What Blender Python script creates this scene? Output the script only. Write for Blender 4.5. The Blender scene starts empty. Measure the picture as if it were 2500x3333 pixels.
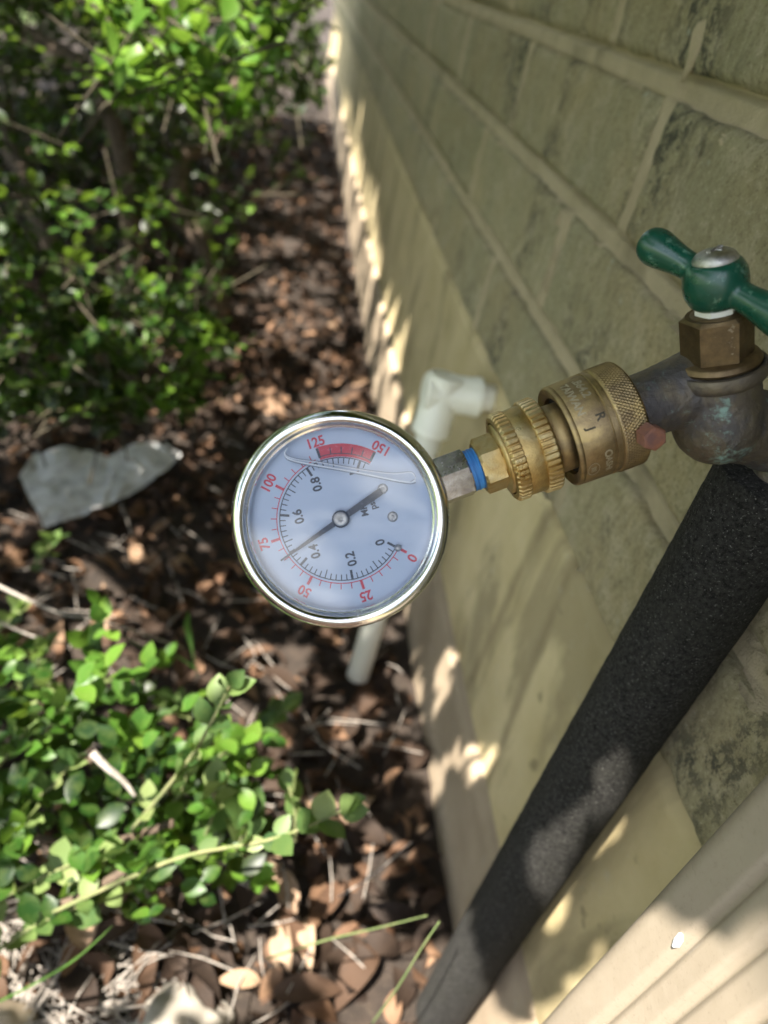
import bpy, bmesh, math, random
import numpy as np
from mathutils import Vector, Matrix, Quaternion, noise
random.seed(7); rng = np.random.default_rng(11)
scn = bpy.context.scene
COL = scn.collection

# ------------------------------------------------------------------ camera
RC = np.array([[0.98155835, -0.08213877, -0.17261642],
               [-0.08446613, 0.62369791, -0.7770884],
               [0.17148959, 0.77733785, 0.60525795]])     # camera axes -> world
CAM = np.array([-0.200, 0.0, 0.661])
cd = bpy.data.cameras.new('camera'); cam = bpy.data.objects.new('camera', cd); COL.objects.link(cam)
M4 = Matrix(RC.tolist()).to_4x4(); M4.translation = Vector(CAM)
cam.matrix_world = M4
cd.sensor_fit = 'VERTICAL'; cd.sensor_height = 9.8; cd.sensor_width = 7.35
cd.lens = 9.8*2300/3333
cd.clip_start = 0.01; cd.clip_end = 2000
cd.dof.use_dof = True; cd.dof.focus_distance = 0.240; cd.dof.aperture_fstop = 2.0
scn.camera = cam

# ------------------------------------------------------------------ sky, sun, exposure
SUN_EL, SUN_AZ = 66.0, 30.0                # azimuth: from -x turned towards -y
ce = math.cos(math.radians(SUN_EL))
S = np.array([-ce*math.cos(math.radians(SUN_AZ)), -ce*math.sin(math.radians(SUN_AZ)), math.sin(math.radians(SUN_EL))])
w = bpy.data.worlds.new('World'); scn.world = w; w.use_nodes = True
nt = w.node_tree; nt.nodes.clear()
out = nt.nodes.new('ShaderNodeOutputWorld'); bg = nt.nodes.new('ShaderNodeBackground')
sky = nt.nodes.new('ShaderNodeTexSky'); sky.sky_type = 'NISHITA'; sky.sun_disc = False
sky.sun_elevation = math.radians(SUN_EL)
sky.sun_rotation = math.atan2(S[0], S[1])
sky.air_density = 1.0; sky.dust_density = 1.2
tc = nt.nodes.new('ShaderNodeTexCoord')
no = nt.nodes.new('ShaderNodeTexNoise'); no.inputs['Scale'].default_value = 6.5; no.inputs['Detail'].default_value = 6
mp = nt.nodes.new('ShaderNodeMapping'); mp.inputs['Scale'].default_value = (1, 1, 2.2); mp.inputs['Location'].default_value = (.9, 2.4, 1.6)
rp = nt.nodes.new('ShaderNodeValToRGB'); rp.color_ramp.elements[0].position = .5; rp.color_ramp.elements[1].position = .62
mx = nt.nodes.new('ShaderNodeMix'); mx.data_type = 'RGBA'; mx.inputs['B'].default_value = (17, 17.2, 17.6, 1)
nt.links.new(tc.outputs['Generated'], mp.inputs['Vector']); nt.links.new(mp.outputs[0], no.inputs['Vector'])
nt.links.new(no.outputs['Fac'], rp.inputs[0]); nt.links.new(rp.outputs[0], mx.inputs['Factor'])
nt.links.new(sky.outputs[0], mx.inputs['A']); nt.links.new(mx.outputs['Result'], bg.inputs['Color'])
bg.inputs['Strength'].default_value = 0.06
nt.links.new(bg.outputs[0], out.inputs[0])
sd = bpy.data.lights.new('sun', 'SUN'); sun = bpy.data.objects.new('sun', sd); COL.objects.link(sun)
sd.energy = 5.0; sd.angle = math.radians(0.53); sd.color = (1, .94, .84)
sun.rotation_euler = Vector(S).to_track_quat('Z', 'Y').to_euler()
sun.location = (-3, -2, 8)
vs = scn.view_settings; vs.view_transform = 'Standard'; vs.look = 'None'; vs.exposure = 2.3; vs.gamma = 1
scn.cycles.max_bounces = 8; scn.cycles.transparent_max_bounces = 12

# ------------------------------------------------------------------ helpers
def at(px, py, d): return CAM + RC @ (np.array([px-1250, 1666.5-py, -2300.])/2300*d)
def ray(px, py): return RC @ (np.array([px-1250, 1666.5-py, -2300.])/2300)
def on_ground(px, py, z=0.):
    r = ray(px, py); return CAM + r*((z-CAM[2])/r[2])
def on_wall(px, py, x=0.):
    r = ray(px, py); return CAM + r*((x-CAM[0])/r[0])
def foot(p):                                # where the sun carries p down to z = 0
    return np.array([p[0]-S[0]/S[2]*p[2], p[1]-S[1]/S[2]*p[2]])

def obj(name, verts, faces, mat, parent=None, smooth=True, mats=None):
    me = bpy.data.meshes.new(name)
    me.from_pydata([tuple(v) for v in verts], [], [tuple(f) for f in faces])
    if mat: me.materials.append(mat)
    if smooth: me.polygons.foreach_set('use_smooth', [True]*len(me.polygons))
    me.update()
    o = bpy.data.objects.new(name, me); COL.objects.link(o)
    if parent: o.parent = parent
    return o
def from_bm(name, bm, mat, parent=None, smooth=False):
    me = bpy.data.meshes.new(name); bm.to_mesh(me); bm.free()
    if mat: me.materials.append(mat)
    if smooth: me.polygons.foreach_set('use_smooth', [True]*len(me.polygons))
    o = bpy.data.objects.new(name, me); COL.objects.link(o)
    if parent: o.parent = parent
    return o
def np_mesh(name, V, F, mat, parent=None, tint=None, smooth=True):
    """V (n,3) F (m,4) numpy arrays"""
    me = bpy.data.meshes.new(name); n, m = len(V), len(F); k = F.shape[1]
    me.vertices.add(n); me.vertices.foreach_set('co', V.astype(np.float32).ravel())
    me.loops.add(m*k); me.loops.foreach_set('vertex_index', F.astype(np.int32).ravel())
    me.polygons.add(m); me.polygons.foreach_set('loop_start', np.arange(0, m*k, k, dtype=np.int32))
    me.polygons.foreach_set('use_smooth', np.full(m, smooth))
    me.update(calc_edges=True); me.validate()
    if tint is not None:
        a = me.attributes.new('tint', 'FLOAT', 'POINT'); a.data.foreach_set('value', tint.astype(np.float32))
    me.materials.append(mat)
    o = bpy.data.objects.new(name, me); COL.objects.link(o)
    if parent: o.parent = parent
    return o
def tag(o, label=None, cat=None, group=None, kind=None):
    if label: o['label'] = label
    if cat: o['category'] = cat
    if group: o['group'] = group
    if kind: o['kind'] = kind
    return o
def empty(name, mat=None, loc=None):
    e = bpy.data.objects.new(name, None); COL.objects.link(e); e.empty_display_size = .02
    if mat is not None: e.matrix_world = mat
    elif loc is not None: e.location = loc
    return e
def frame(o, z, x=None):
    """4x4 whose local z is z"""
    z = Vector(z).normalized()
    x = Vector(x) if x is not None else (Vector((0, 0, 1)) if abs(z.z) < .9 else Vector((1, 0, 0)))
    x = (x - z*x.dot(z)).normalized(); y = z.cross(x)
    m = Matrix((x, y, z)).transposed().to_4x4(); m.translation = Vector(o); return m
def xf(verts, m): return [m @ Vector(v) for v in verts]
def lathe(prof, seg=64, closed=False):
    V, F = [], []; n = len(prof)
    for i in range(seg):
        a = 2*math.pi*i/seg
        for r, z in prof: V.append((r*math.cos(a), r*math.sin(a), z))
    for i in range(seg):
        j = (i+1) % seg
        for k in range(n-1 if not closed else n):
            l = (k+1) % n
            F.append((i*n+k, j*n+k, j*n+l, i*n+l))
    if not closed:
        if prof[0][0] > 1e-6: F.append(tuple(reversed([i*n for i in range(seg)])) )
        if prof[-1][0] > 1e-6: F.append(tuple(i*n+n-1 for i in range(seg)))
    return V, F
def hexnut(af, z0, z1, ch=.001, hole=0, rot=0, n=6):
    """chamfered hex prism along z"""
    R = af/2/math.cos(math.pi/n); V, F = [], []
    rings = [(z0, 1-ch/R*1.1), (z0+ch*.6, 1), (z1-ch*.6, 1), (z1, 1-ch/R*1.1)]
    sub = 4
    for z, s in rings:
        for i in range(n):
            for t in range(sub):
                a = rot + 2*math.pi*(i+t/sub)/n
                rr = af/2/math.cos(((t/sub)-.5)*2*math.pi/n)
                r = min(rr, R) if s == 1 else min(rr, R*s)
                V.append((r*math.cos(a), r*math.sin(a), z))
    m = n*sub
    for k in range(3):
        for i in range(m):
            j = (i+1) % m; F.append((k*m+i, k*m+j, (k+1)*m+j, (k+1)*m+i))
    F.append(tuple(reversed(range(m)))); F.append(tuple(3*m+i for i in range(m)))
    return V, F
def tube(pts, rad, seg=12, caps=True):
    pts = [Vector(p) for p in pts]; n = len(pts)
    if not hasattr(rad, '__len__'): rad = [rad]*n
    V, F = [], []; up = None
    for i, p in enumerate(pts):
        t = (pts[min(i+1, n-1)]-pts[max(i-1, 0)]).normalized()
        if up is None: up = t.orthogonal().normalized()
        up = (up - t*up.dot(t)).normalized(); b = t.cross(up)
        for k in range(seg):
            a = 2*math.pi*k/seg; V.append(p + (up*math.cos(a)+b*math.sin(a))*rad[i])
    for i in range(n-1):
        for k in range(seg):
            l = (k+1) % seg; F.append((i*seg+k, i*seg+l, (i+1)*seg+l, (i+1)*seg+k))
    if caps:
        F.append(tuple(reversed(range(seg)))); F.append(tuple((n-1)*seg+k for k in range(seg)))
    return V, F
def merge(*parts):
    V, F = [], []
    for v, f in parts:
        b = len(V); V += list(v); F += [tuple(i+b for i in g) for g in f]
    return V, F
def auto_smooth(o, ang=35):
    me = o.data; me.polygons.foreach_set('use_smooth', [True]*len(me.polygons))
    bm = bmesh.new(); bm.from_mesh(me)
    for e in bm.edges:
        if len(e.link_faces) == 2 and e.calc_face_angle(0) > math.radians(ang): e.smooth = False
    bm.to_mesh(me); bm.free(); return o
def text_geo(s, size):
    cu = bpy.data.curves.new('t', 'FONT'); cu.body = s; cu.size = size; cu.align_x = 'CENTER'; cu.align_y = 'CENTER'
    cu.resolution_u = 3; cu.offset = size*.03
    o = bpy.data.objects.new('t', cu); COL.objects.link(o)
    bpy.context.view_layer.update()
    me = bpy.data.meshes.new_from_object(o.evaluated_get(bpy.context.evaluated_depsgraph_get()))
    V = [v.co.copy() for v in me.vertices]; F = [tuple(p.vertices) for p in me.polygons]
    bpy.data.objects.remove(o); bpy.data.curves.remove(cu); bpy.data.meshes.remove(me)
    cx = (min(v.x for v in V)+max(v.x for v in V))/2; cy = (min(v.y for v in V)+max(v.y for v in V))/2
    return [Vector((v.x-cx, v.y-cy, 0)) for v in V], F

# ------------------------------------------------------------------ materials
class N:
    """small node-tree writer"""
    def __init__(s, name):
        s.m = bpy.data.materials.new(name); s.m.use_nodes = True; s.t = s.m.node_tree
        s.b = s.t.nodes['Principled BSDF']; s.o = s.t.nodes['Material Output']
        s.geo = s.t.nodes.new('ShaderNodeNewGeometry'); s.tc = s.t.nodes.new('ShaderNodeTexCoord')
    def set(s, **k):
        for a, v in k.items():
            i = s.b.inputs[a.replace('_', ' ')]
            s.link(v, i) if hasattr(v, 'links') else setattr(i, 'default_value', v)
        return s
    def link(s, a, b): s.t.links.new(a, b)
    def pos(s, scale=(1, 1, 1), obj=False):
        m = s.t.nodes.new('ShaderNodeMapping'); m.inputs['Scale'].default_value = scale
        s.link(s.tc.outputs['Object'] if obj else s.geo.outputs['Position'], m.inputs[0]); return m.outputs[0]
    def noise(s, scale, detail=5, rough=.55, vec=None, dist=0):
        n = s.t.nodes.new('ShaderNodeTexNoise'); n.inputs['Scale'].default_value = scale
        n.inputs['Detail'].default_value = detail; n.inputs['Roughness'].default_value = rough; n.inputs['Distortion'].default_value = dist
        s.link(vec if vec is not None else s.pos(), n.inputs['Vector']); return n.outputs['Fac']
    def ramp(s, f, *stops):
        r = s.t.nodes.new('ShaderNodeValToRGB'); e = r.color_ramp.elements
        while len(e) < len(stops): e.new(.5)
        for q, (p, c) in zip(e, stops):
            q.position = p; q.color = (c, c, c, 1) if not hasattr(c, '__len__') else (*c, 1)
        s.link(f, r.inputs[0]); return r.outputs[0]
    def mix(s, f, a, b, mode='MIX'):
        m = s.t.nodes.new('ShaderNodeMix'); m.data_type = 'RGBA'; m.blend_type = mode
        for v, i in ((f, 'Factor'), (a, 'A'), (b, 'B')):
            i = m.inputs[i] if i == 'Factor' else [x for x in m.inputs if x.name == i and x.type == 'RGBA'][0]
            if hasattr(v, 'links'): s.link(v, i)
            else: i.default_value = v if not hasattr(v, '__len__') else (*v, 1)
        return [x for x in m.outputs if x.type == 'RGBA'][0]
    def math(s, op, a, b=0.):
        m = s.t.nodes.new('ShaderNodeMath'); m.operation = op
        for i, v in ((0, a), (1, b)):
            if hasattr(v, 'links'): s.link(v, m.inputs[i])
            else: m.inputs[i].default_value = v
        return m.outputs[0]
    def bump(s, h, strength=.3, dist=.001):
        b = s.t.nodes.new('ShaderNodeBump'); b.inputs['Strength'].default_value = strength; b.inputs['Distance'].default_value = dist
        s.link(h, b.inputs['Height']); s.link(b.outputs[0], s.b.inputs['Normal']); return s
    def rand(s):
        o = s.t.nodes.new('ShaderNodeObjectInfo'); return o.outputs['Random']
    def attr(s, n):
        a = s.t.nodes.new('ShaderNodeAttribute'); a.attribute_name = n; return a.outputs['Fac']

def flat(name, col, rough=.5, metal=0., **k):
    return N(name).set(Base_Color=(*col, 1), Roughness=rough, Metallic=metal, **k).m

def m_brick():
    n = N('brick_face'); r = n.rand()
    big = n.noise(9, 4); streak = n.noise(1, 5, .6, n.pos((170, 170, 60))); grain = n.noise(420, 6, .75); fine = n.noise(1500, 3, .7)
    c = n.mix(n.ramp(r, (0, .0), (1, 1.)), (.42, .345, .19), (.54, .445, .265))
    c = n.mix(n.ramp(big, (.35, 0), (.65, .8)), c, (.38, .35, .215))
    c = n.mix(n.ramp(n.noise(26, 5, .7), (.5, 0), (.66, .7)), c, (.58, .50, .34))
    c = n.mix(n.ramp(streak, (.48, 0), (.7, .5)), c, (.21, .18, .095))
    c = n.mix(n.ramp(grain, (.55, 0), (.64, .8)), c, (.20, .16, .085))
    c = n.mix(n.ramp(grain, (.33, .8), (.44, 0)), c, (.68, .58, .40))
    zone = n.ramp(n.noise(1, 3, .5, n.pos((11, 11, 7))), (.54, 0), (.66, 1))
    mott = n.ramp(n.noise(1, 8, .8, n.pos((95, 95, 80)), .1), (.47, 0), (.55, 1))
    c = n.mix(n.math('MULTIPLY', zone, n.math('MULTIPLY', mott, .85)), c, (.05, .05, .038))
    c = n.mix(n.ramp(n.noise(60, 5, .75), (.64, 0), (.72, .75)), c, (.52, .53, .43))
    n.set(Base_Color=c, Roughness=.95)
    h = n.math('ADD', n.math('MULTIPLY', streak, .5), n.math('ADD', grain, n.math('MULTIPLY', fine, .4)))
    return n.bump(h, 1., .0022).m
def m_mortar():
    n = N('mortar'); c = n.mix(n.ramp(n.noise(30, 5), (.3, 0), (.7, 1)), (.50, .41, .26), (.63, .52, .345))
    c = n.mix(n.ramp(n.noise(12, 5), (.58, 0), (.72, .55)), c, (.10, .08, .045))
    n.set(Base_Color=c, Roughness=.96)
    h = n.math('ADD', n.noise(900, 4, .7), n.noise(180, 4, .7))
    return n.bump(h, 1., .002).m
def m_concrete(name, a, b, stain=True):
    n = N(name); c = n.mix(n.ramp(n.noise(14, 6, .6), (.32, 0), (.7, 1)), a, b)
    if stain:
        s = n.noise(1, 5, .6, n.pos((14, 11, 4.)), .5)
        c = n.mix(n.ramp(s, (.52, 0), (.62, .62)), c, (.22, .175, .095))
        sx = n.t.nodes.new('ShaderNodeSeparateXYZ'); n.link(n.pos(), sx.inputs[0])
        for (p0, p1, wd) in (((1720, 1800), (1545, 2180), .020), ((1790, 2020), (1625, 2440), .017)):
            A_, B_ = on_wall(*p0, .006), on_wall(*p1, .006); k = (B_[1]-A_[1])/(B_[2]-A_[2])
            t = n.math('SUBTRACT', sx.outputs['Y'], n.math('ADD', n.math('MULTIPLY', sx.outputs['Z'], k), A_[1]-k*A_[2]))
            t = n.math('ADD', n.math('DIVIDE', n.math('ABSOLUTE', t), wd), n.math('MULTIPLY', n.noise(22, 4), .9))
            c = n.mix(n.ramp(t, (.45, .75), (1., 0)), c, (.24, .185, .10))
        sp = n.noise(45, 3, .5); c = n.mix(n.ramp(sp, (.66, 0), (.74, .6)), c, (.16, .13, .07))
    c = n.mix(n.ramp(n.noise(55, 5, .7), (.6, 0), (.8, .4)), c, (.46, .46, .38))
    n.set(Base_Color=c, Roughness=.9)
    return n.bump(n.math('ADD', n.noise(300, 5, .7), n.noise(60, 3)), .5, .0012).m
def m_metal(name, col, col2, rough, scale=120, bumpd=.0002, patina=None, pat_at=(.55, .7), grime=.4, metal=1., extra=None, spots=()):
    n = N(name); v = n.pos(obj=True)
    f = n.noise(scale, 6, .65, v)
    c = n.mix(n.ramp(f, (.35, 0), (.68, 1)), col, col2)
    g = n.noise(scale*.35, 5, .6, v)
    me = metal
    if extra: c = n.mix(n.ramp(n.noise(scale*.5, 4, .5, n.pos((1, 1.3, .8), True)), (.5, 0), (.62, .8)), c, extra)
    if patina:
        pn = n.math('MULTIPLY', n.math('ADD', n.noise(70, 5, .7, v), n.noise(500, 4, .7, v)), .5)
        for q, rad in spots:                     # verdigris gathers in a few places
            d = n.t.nodes.new('ShaderNodeVectorMath'); d.operation = 'DISTANCE'; n.link(v, d.inputs[0]); d.inputs[1].default_value = q
            pn = n.math('ADD', pn, n.ramp(n.math('DIVIDE', d.outputs['Value'], rad), (0, .17), (1, 0)))
        p = n.ramp(pn, (pat_at[0], 0), (pat_at[1], .85))
        c = n.mix(p, c, patina); me = n.math('MULTIPLY', n.math('SUBTRACT', 1., p), metal)
    n.set(Base_Color=c, Metallic=me, Roughness=n.ramp(g, (.3, rough), (.7, min(1, rough+grime))))
    return n.bump(n.math('ADD', n.noise(scale*6, 5, .7, v), n.math('MULTIPLY', f, .6)), .5, bumpd).m
def m_chrome(name, rough=.1, scr=(900, 900, 60)):
    n = N(name); v = n.pos(scr, True); f = n.noise(1, 6, .7, v)
    g = n.ramp(n.noise(150, 5, .65, n.pos(obj=True)), (.5, rough), (.72, rough+.25))
    c = n.mix(n.ramp(n.noise(220, 6, .75, n.pos(obj=True)), (.62, 0), (.74, .55)), (.78, .79, .81), (.40, .40, .40))
    n.set(Base_Color=c, Metallic=1., Roughness=g)
    return n.bump(f, .12, .0003).m
def m_leaf(name, cols, src, gloss=.38, trans=.45):
    n = N(name); t = n.attr('tint') if src == 'tint' else n.rand()
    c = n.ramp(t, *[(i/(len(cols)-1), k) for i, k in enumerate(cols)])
    c = n.mix(n.ramp(n.noise(160, 3), (.4, 0), (.7, .25)), c, (.16, .2, .05))
    n.set(Base_Color=c, Roughness=gloss, Specular_IOR_Level=.28)
    tr = n.t.nodes.new('ShaderNodeBsdfTranslucent'); ms = n.t.nodes.new('ShaderNodeMixShader'); ms.inputs[0].default_value = trans
    tcol = n.mix(.28, c, (.30, .48, .04)); n.link(tcol, tr.inputs[0])
    n.link(n.b.outputs[0], ms.inputs[1]); n.link(tr.outputs[0], ms.inputs[2]); n.link(ms.outputs[0], n.o.inputs[0])
    return n.m
def m_dead(name, src):
    n = N(name); t = n.attr('tint') if src == 'tint' else n.rand()
    c = n.ramp(t, (0, (.016, .010, .007)), (.35, (.038, .023, .015)), (.6, (.12, .064, .036)), (.82, (.25, .15, .09)), (1, (.34, .24, .16)))
    c = n.mix(n.ramp(n.noise(90, 5, .65), (.45, 0), (.7, .5)), c, (.045, .028, .018))
    n.set(Base_Color=c, Roughness=.75, Specular_IOR_Level=.25)
    n.bump(n.noise(300, 4), .4, .001)
    tr = n.t.nodes.new('ShaderNodeBsdfTranslucent'); ms = n.t.nodes.new('ShaderNodeMixShader'); ms.inputs[0].default_value = .15
    n.link(c, tr.inputs[0]); n.link(n.b.outputs[0], ms.inputs[1]); n.link(tr.outputs[0], ms.inputs[2]); n.link(ms.outputs[0], n.o.inputs[0])
    return n.m
def m_bark(name, a, b):
    n = N(name); f = n.noise(1, 6, .7, n.pos((160, 160, 40)))
    n.set(Base_Color=n.mix(n.ramp(f, (.35, 0), (.65, 1)), a, b), Roughness=.9); return n.bump(f, .8, .003).m
def m_ground():
    n = N('soil_and_lawn'); p = n.pos()
    soil = n.mix(n.ramp(n.noise(40, 6, .7), (.3, 0), (.7, 1)), (.016, .011, .008), (.05, .034, .024))
    soil = n.mix(n.ramp(n.noise(220, 4, .7), (.55, 0), (.75, .7)), soil, (.10, .075, .05))
    lawn = n.mix(n.ramp(n.noise(6, 6, .7), (.3, 0), (.7, 1)), (.055, .105, .022), (.12, .16, .045))
    sx = n.t.nodes.new('ShaderNodeSeparateXYZ'); n.link(p, sx.inputs[0])
    edge = n.math('ADD', sx.outputs['X'], n.math('MULTIPLY', n.noise(5, 4), .3))
    bed = n.ramp(n.math('ADD', edge, 2.0), (.30, 0), (.36, 1))            # the bed is the strip along the wall
    c = n.mix(bed, lawn, soil)
    n.set(Base_Color=c, Roughness=.95)
    return n.bump(n.math('ADD', n.noise(90, 6, .7), n.noise(500, 3)), .8, .006).m
def m_foam():
    n = N('pipe_foam'); f = n.noise(520, 6, .78); g = n.noise(40, 5)
    c = n.mix(n.ramp(f, (.38, 0), (.62, 1)), (.006, .006, .0055), (.066, .063, .057))
    c = n.mix(n.ramp(n.noise(1100, 3, .6), (.62, 0), (.70, .8)), c, (.30, .29, .27))
    c = n.mix(n.ramp(g, (.45, 0), (.75, .5)), c, (.034, .034, .026))
    c = n.mix(n.ramp(n.noise(1, 5, .7, n.pos((30, 30, 6))), (.55, 0), (.75, .35)), c, (.09, .085, .07))
    n.set(Base_Color=c, Roughness=.75, Specular_IOR_Level=.22)
    return n.bump(n.math('ADD', f, n.noise(1400, 4, .7)), 1., .0022).m
def m_paint(name, col, scr, rough=.3, sc=300):
    n = N(name); v = n.pos(obj=True)
    c = n.mix(n.ramp(n.noise(sc, 5, .7, v), (.57, 0), (.66, .55)), col, scr)
    n.set(Base_Color=c, Roughness=n.ramp(n.noise(sc*.4, 4, .6, v), (.35, rough), (.7, rough+.3)), Coat_Weight=.35, Coat_Roughness=.12)
    return n.bump(n.noise(sc*1.2, 4, .6, v), .15, .0003).m

SPOTS = (((.011, -.006, -.009), .014), ((.008, .016, -.006), .008), ((.012, -.005, .010), .005))
BRICK, MORTAR = m_brick(), m_mortar()
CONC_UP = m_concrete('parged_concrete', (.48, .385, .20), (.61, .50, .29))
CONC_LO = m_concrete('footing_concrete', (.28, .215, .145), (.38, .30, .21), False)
CHROME = m_chrome('polished_steel', .10); CHROME_D = m_chrome('brushed_steel', .24)
NUT = m_metal('nickel_plate', (.66, .62, .62), (.34, .30, .30), .08, 420, .0002, grime=.25)
BRASS = m_metal('bright_brass', (.60, .44, .19), (.42, .29, .12), .24, 260, .0005, grime=.35, extra=(.58, .48, .27))
BRASS_OLD = m_metal('aged_brass', (.36, .27, .145), (.24, .175, .10), .34, 240, .0003, grime=.3, patina=(.20, .27, .26), pat_at=(.62, .72), extra=(.46, .34, .16))
BRONZE = m_metal('weathered_bronze', (.125, .105, .085), (.20, .165, .115), .36, 160, .0006, patina=(.21, .33, .28), pat_at=(.58, .72), metal=.75, extra=(.10, .095, .10), spots=SPOTS)
PACK = m_metal('brown_brass', (.21, .145, .075), (.12, .085, .048), .3, 200, .0003, patina=(.40, .34, .25), pat_at=(.60, .68), metal=.9)
RUST = m_metal('rusty_bolt', (.17, .085, .075), (.30, .12, .06), .6, 260, .0008, metal=.25)
GREEN = m_paint('green_enamel', (.004, .060, .036), (.14, .26, .19), .18)
TEFLON = flat('white_packing', (.72, .71, .66), .5)
TAPE = N('blue_thread_tape'); TAPE.set(Base_Color=TAPE.mix(TAPE.ramp(TAPE.noise(1, 4, .6, TAPE.pos((60, 60, 1500), True)), (.4, 0), (.6, 1)), (.012, .11, .34), (.05, .25, .62)), Roughness=.5); TAPE = TAPE.m
FOAM = m_foam()
SPOUT = m_paint('beige_enamel', (.29, .24, .18), (.215, .175, .13), .5, 500)
PVC = flat('white_pvc', (.84, .82, .70), .35)
DIAL = N('dial_enamel'); DIAL.set(Base_Color=DIAL.mix(DIAL.ramp(DIAL.noise(120, 5, .6, DIAL.pos(obj=True)), (.4, 0), (.8, .5)), (.45, .525, .64), (.41, .49, .61)), Roughness=.35); DIAL = DIAL.m  # white dial with the blue of the reflected sky put into its colour
def ink(name, col, worn):
    n = N(name); c = n.mix(n.ramp(n.noise(900, 4, .6, n.pos(obj=True)), (.56, 0), (.68, 1)), col, worn)
    return n.set(Base_Color=c, Roughness=.5).m
INK, INK_RED = ink('black_print', (.012, .012, .014), (.09, .095, .10)), ink('red_print', (.56, .010, .018), (.60, .07, .09))
NEEDLE = ink('needle_black', (.010, .010, .012), (.05, .055, .06))
STEEL = m_metal('screw_steel', (.62, .60, .56), (.40, .38, .35), .22, 600, .0003)
BARK = m_bark('shrub_bark', (.055, .037, .025), (.13, .09, .062)); TWIG = m_bark('green_twig', (.11, .14, .045), (.20, .19, .09))
GREY_TWIG = m_bark('dead_twig', (.22, .19, .16), (.38, .34, .30))
LEAFC = [(.002, .008, .003), (.005, .018, .004), (.012, .042, .008), (.055, .14, .018), (.13, .24, .03)]  # dark end stands for shaded leaves, light end for sunlit ones
LEAF_T, LEAF_R = m_leaf('boxwood_leaf_mass', LEAFC, 'tint'), m_leaf('boxwood_leaf', [(.03, .07, .022), (.06, .115, .035), (.10, .165, .05), (.16, .225, .075), (.23, .27, .11)], 'rand')
TREE_T = m_leaf('tree_leaf', [(.03, .07, .015), (.06, .12, .02), (.10, .17, .03)], 'tint', .5, .25)
DEAD_T, DEAD_R = m_dead('litter_mass', 'tint'), m_dead('dead_leaf', 'rand')
GRASS_M = m_leaf('grass_blade', [(.05, .13, .03), (.10, .22, .05)], 'rand', .5)
def m_glass(name, tint=(1, 1, 1), rough=.0, ior=1.5):
    n = N(name); g = n.t.nodes.new('ShaderNodeBsdfGlossy'); g.inputs['Roughness'].default_value = rough
    t = n.t.nodes.new('ShaderNodeBsdfTransparent'); t.inputs[0].default_value = (*tint, 1)
    f = n.t.nodes.new('ShaderNodeFresnel'); f.inputs[0].default_value = ior
    ms = n.t.nodes.new('ShaderNodeMixShader'); fac = n.math('MULTIPLY', f.outputs[0], 1.5)
    n.link(fac, ms.inputs[0]); n.link(t.outputs[0], ms.inputs[1]); n.link(g.outputs[0], ms.inputs[2])
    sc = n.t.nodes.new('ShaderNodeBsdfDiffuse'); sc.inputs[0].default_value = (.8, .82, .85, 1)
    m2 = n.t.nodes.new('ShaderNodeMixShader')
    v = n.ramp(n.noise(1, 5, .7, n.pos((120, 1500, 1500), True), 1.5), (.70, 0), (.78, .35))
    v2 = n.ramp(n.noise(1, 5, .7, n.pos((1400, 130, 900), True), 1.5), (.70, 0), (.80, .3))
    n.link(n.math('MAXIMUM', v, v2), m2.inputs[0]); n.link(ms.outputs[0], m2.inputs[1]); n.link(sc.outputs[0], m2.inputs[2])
    n.link(m2.outputs[0], n.o.inputs[0]); return n.m
GLASS = m_glass('gauge_glass')
MENISC = flat('glycerin_edge', (.80, .84, .88), .12)

# ------------------------------------------------------------------ ground
def gz(x, y): return .010*noise.noise((x*6, y*6, 0))+.004*noise.noise((x*25, y*25, 3))
def build_ground():
    xs = np.concatenate([[-900, -200, -60, -20, -8, -4], np.linspace(-2.4, .06, 110), [.5, 4, 20, 60, 200, 900]])
    ys = np.concatenate([[-900, -200, -60, -15, -4, -1.5], np.linspace(-.6, 3.4, 170), [4.2, 5.5, 8, 15, 40, 120, 400, 900]])
    V = [(x, y, gz(x, y) if -2.4 <= x <= .06 and -.6 <= y <= 3.4 else 0.) for x in xs for y in ys]
    n = len(ys); F = [(i*n+j, (i+1)*n+j, (i+1)*n+j+1, i*n+j+1) for i in range(len(xs)-1) for j in range(n-1)]
    tag(obj('ground', V, F, m_ground()), kind='structure')
build_ground()

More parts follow.
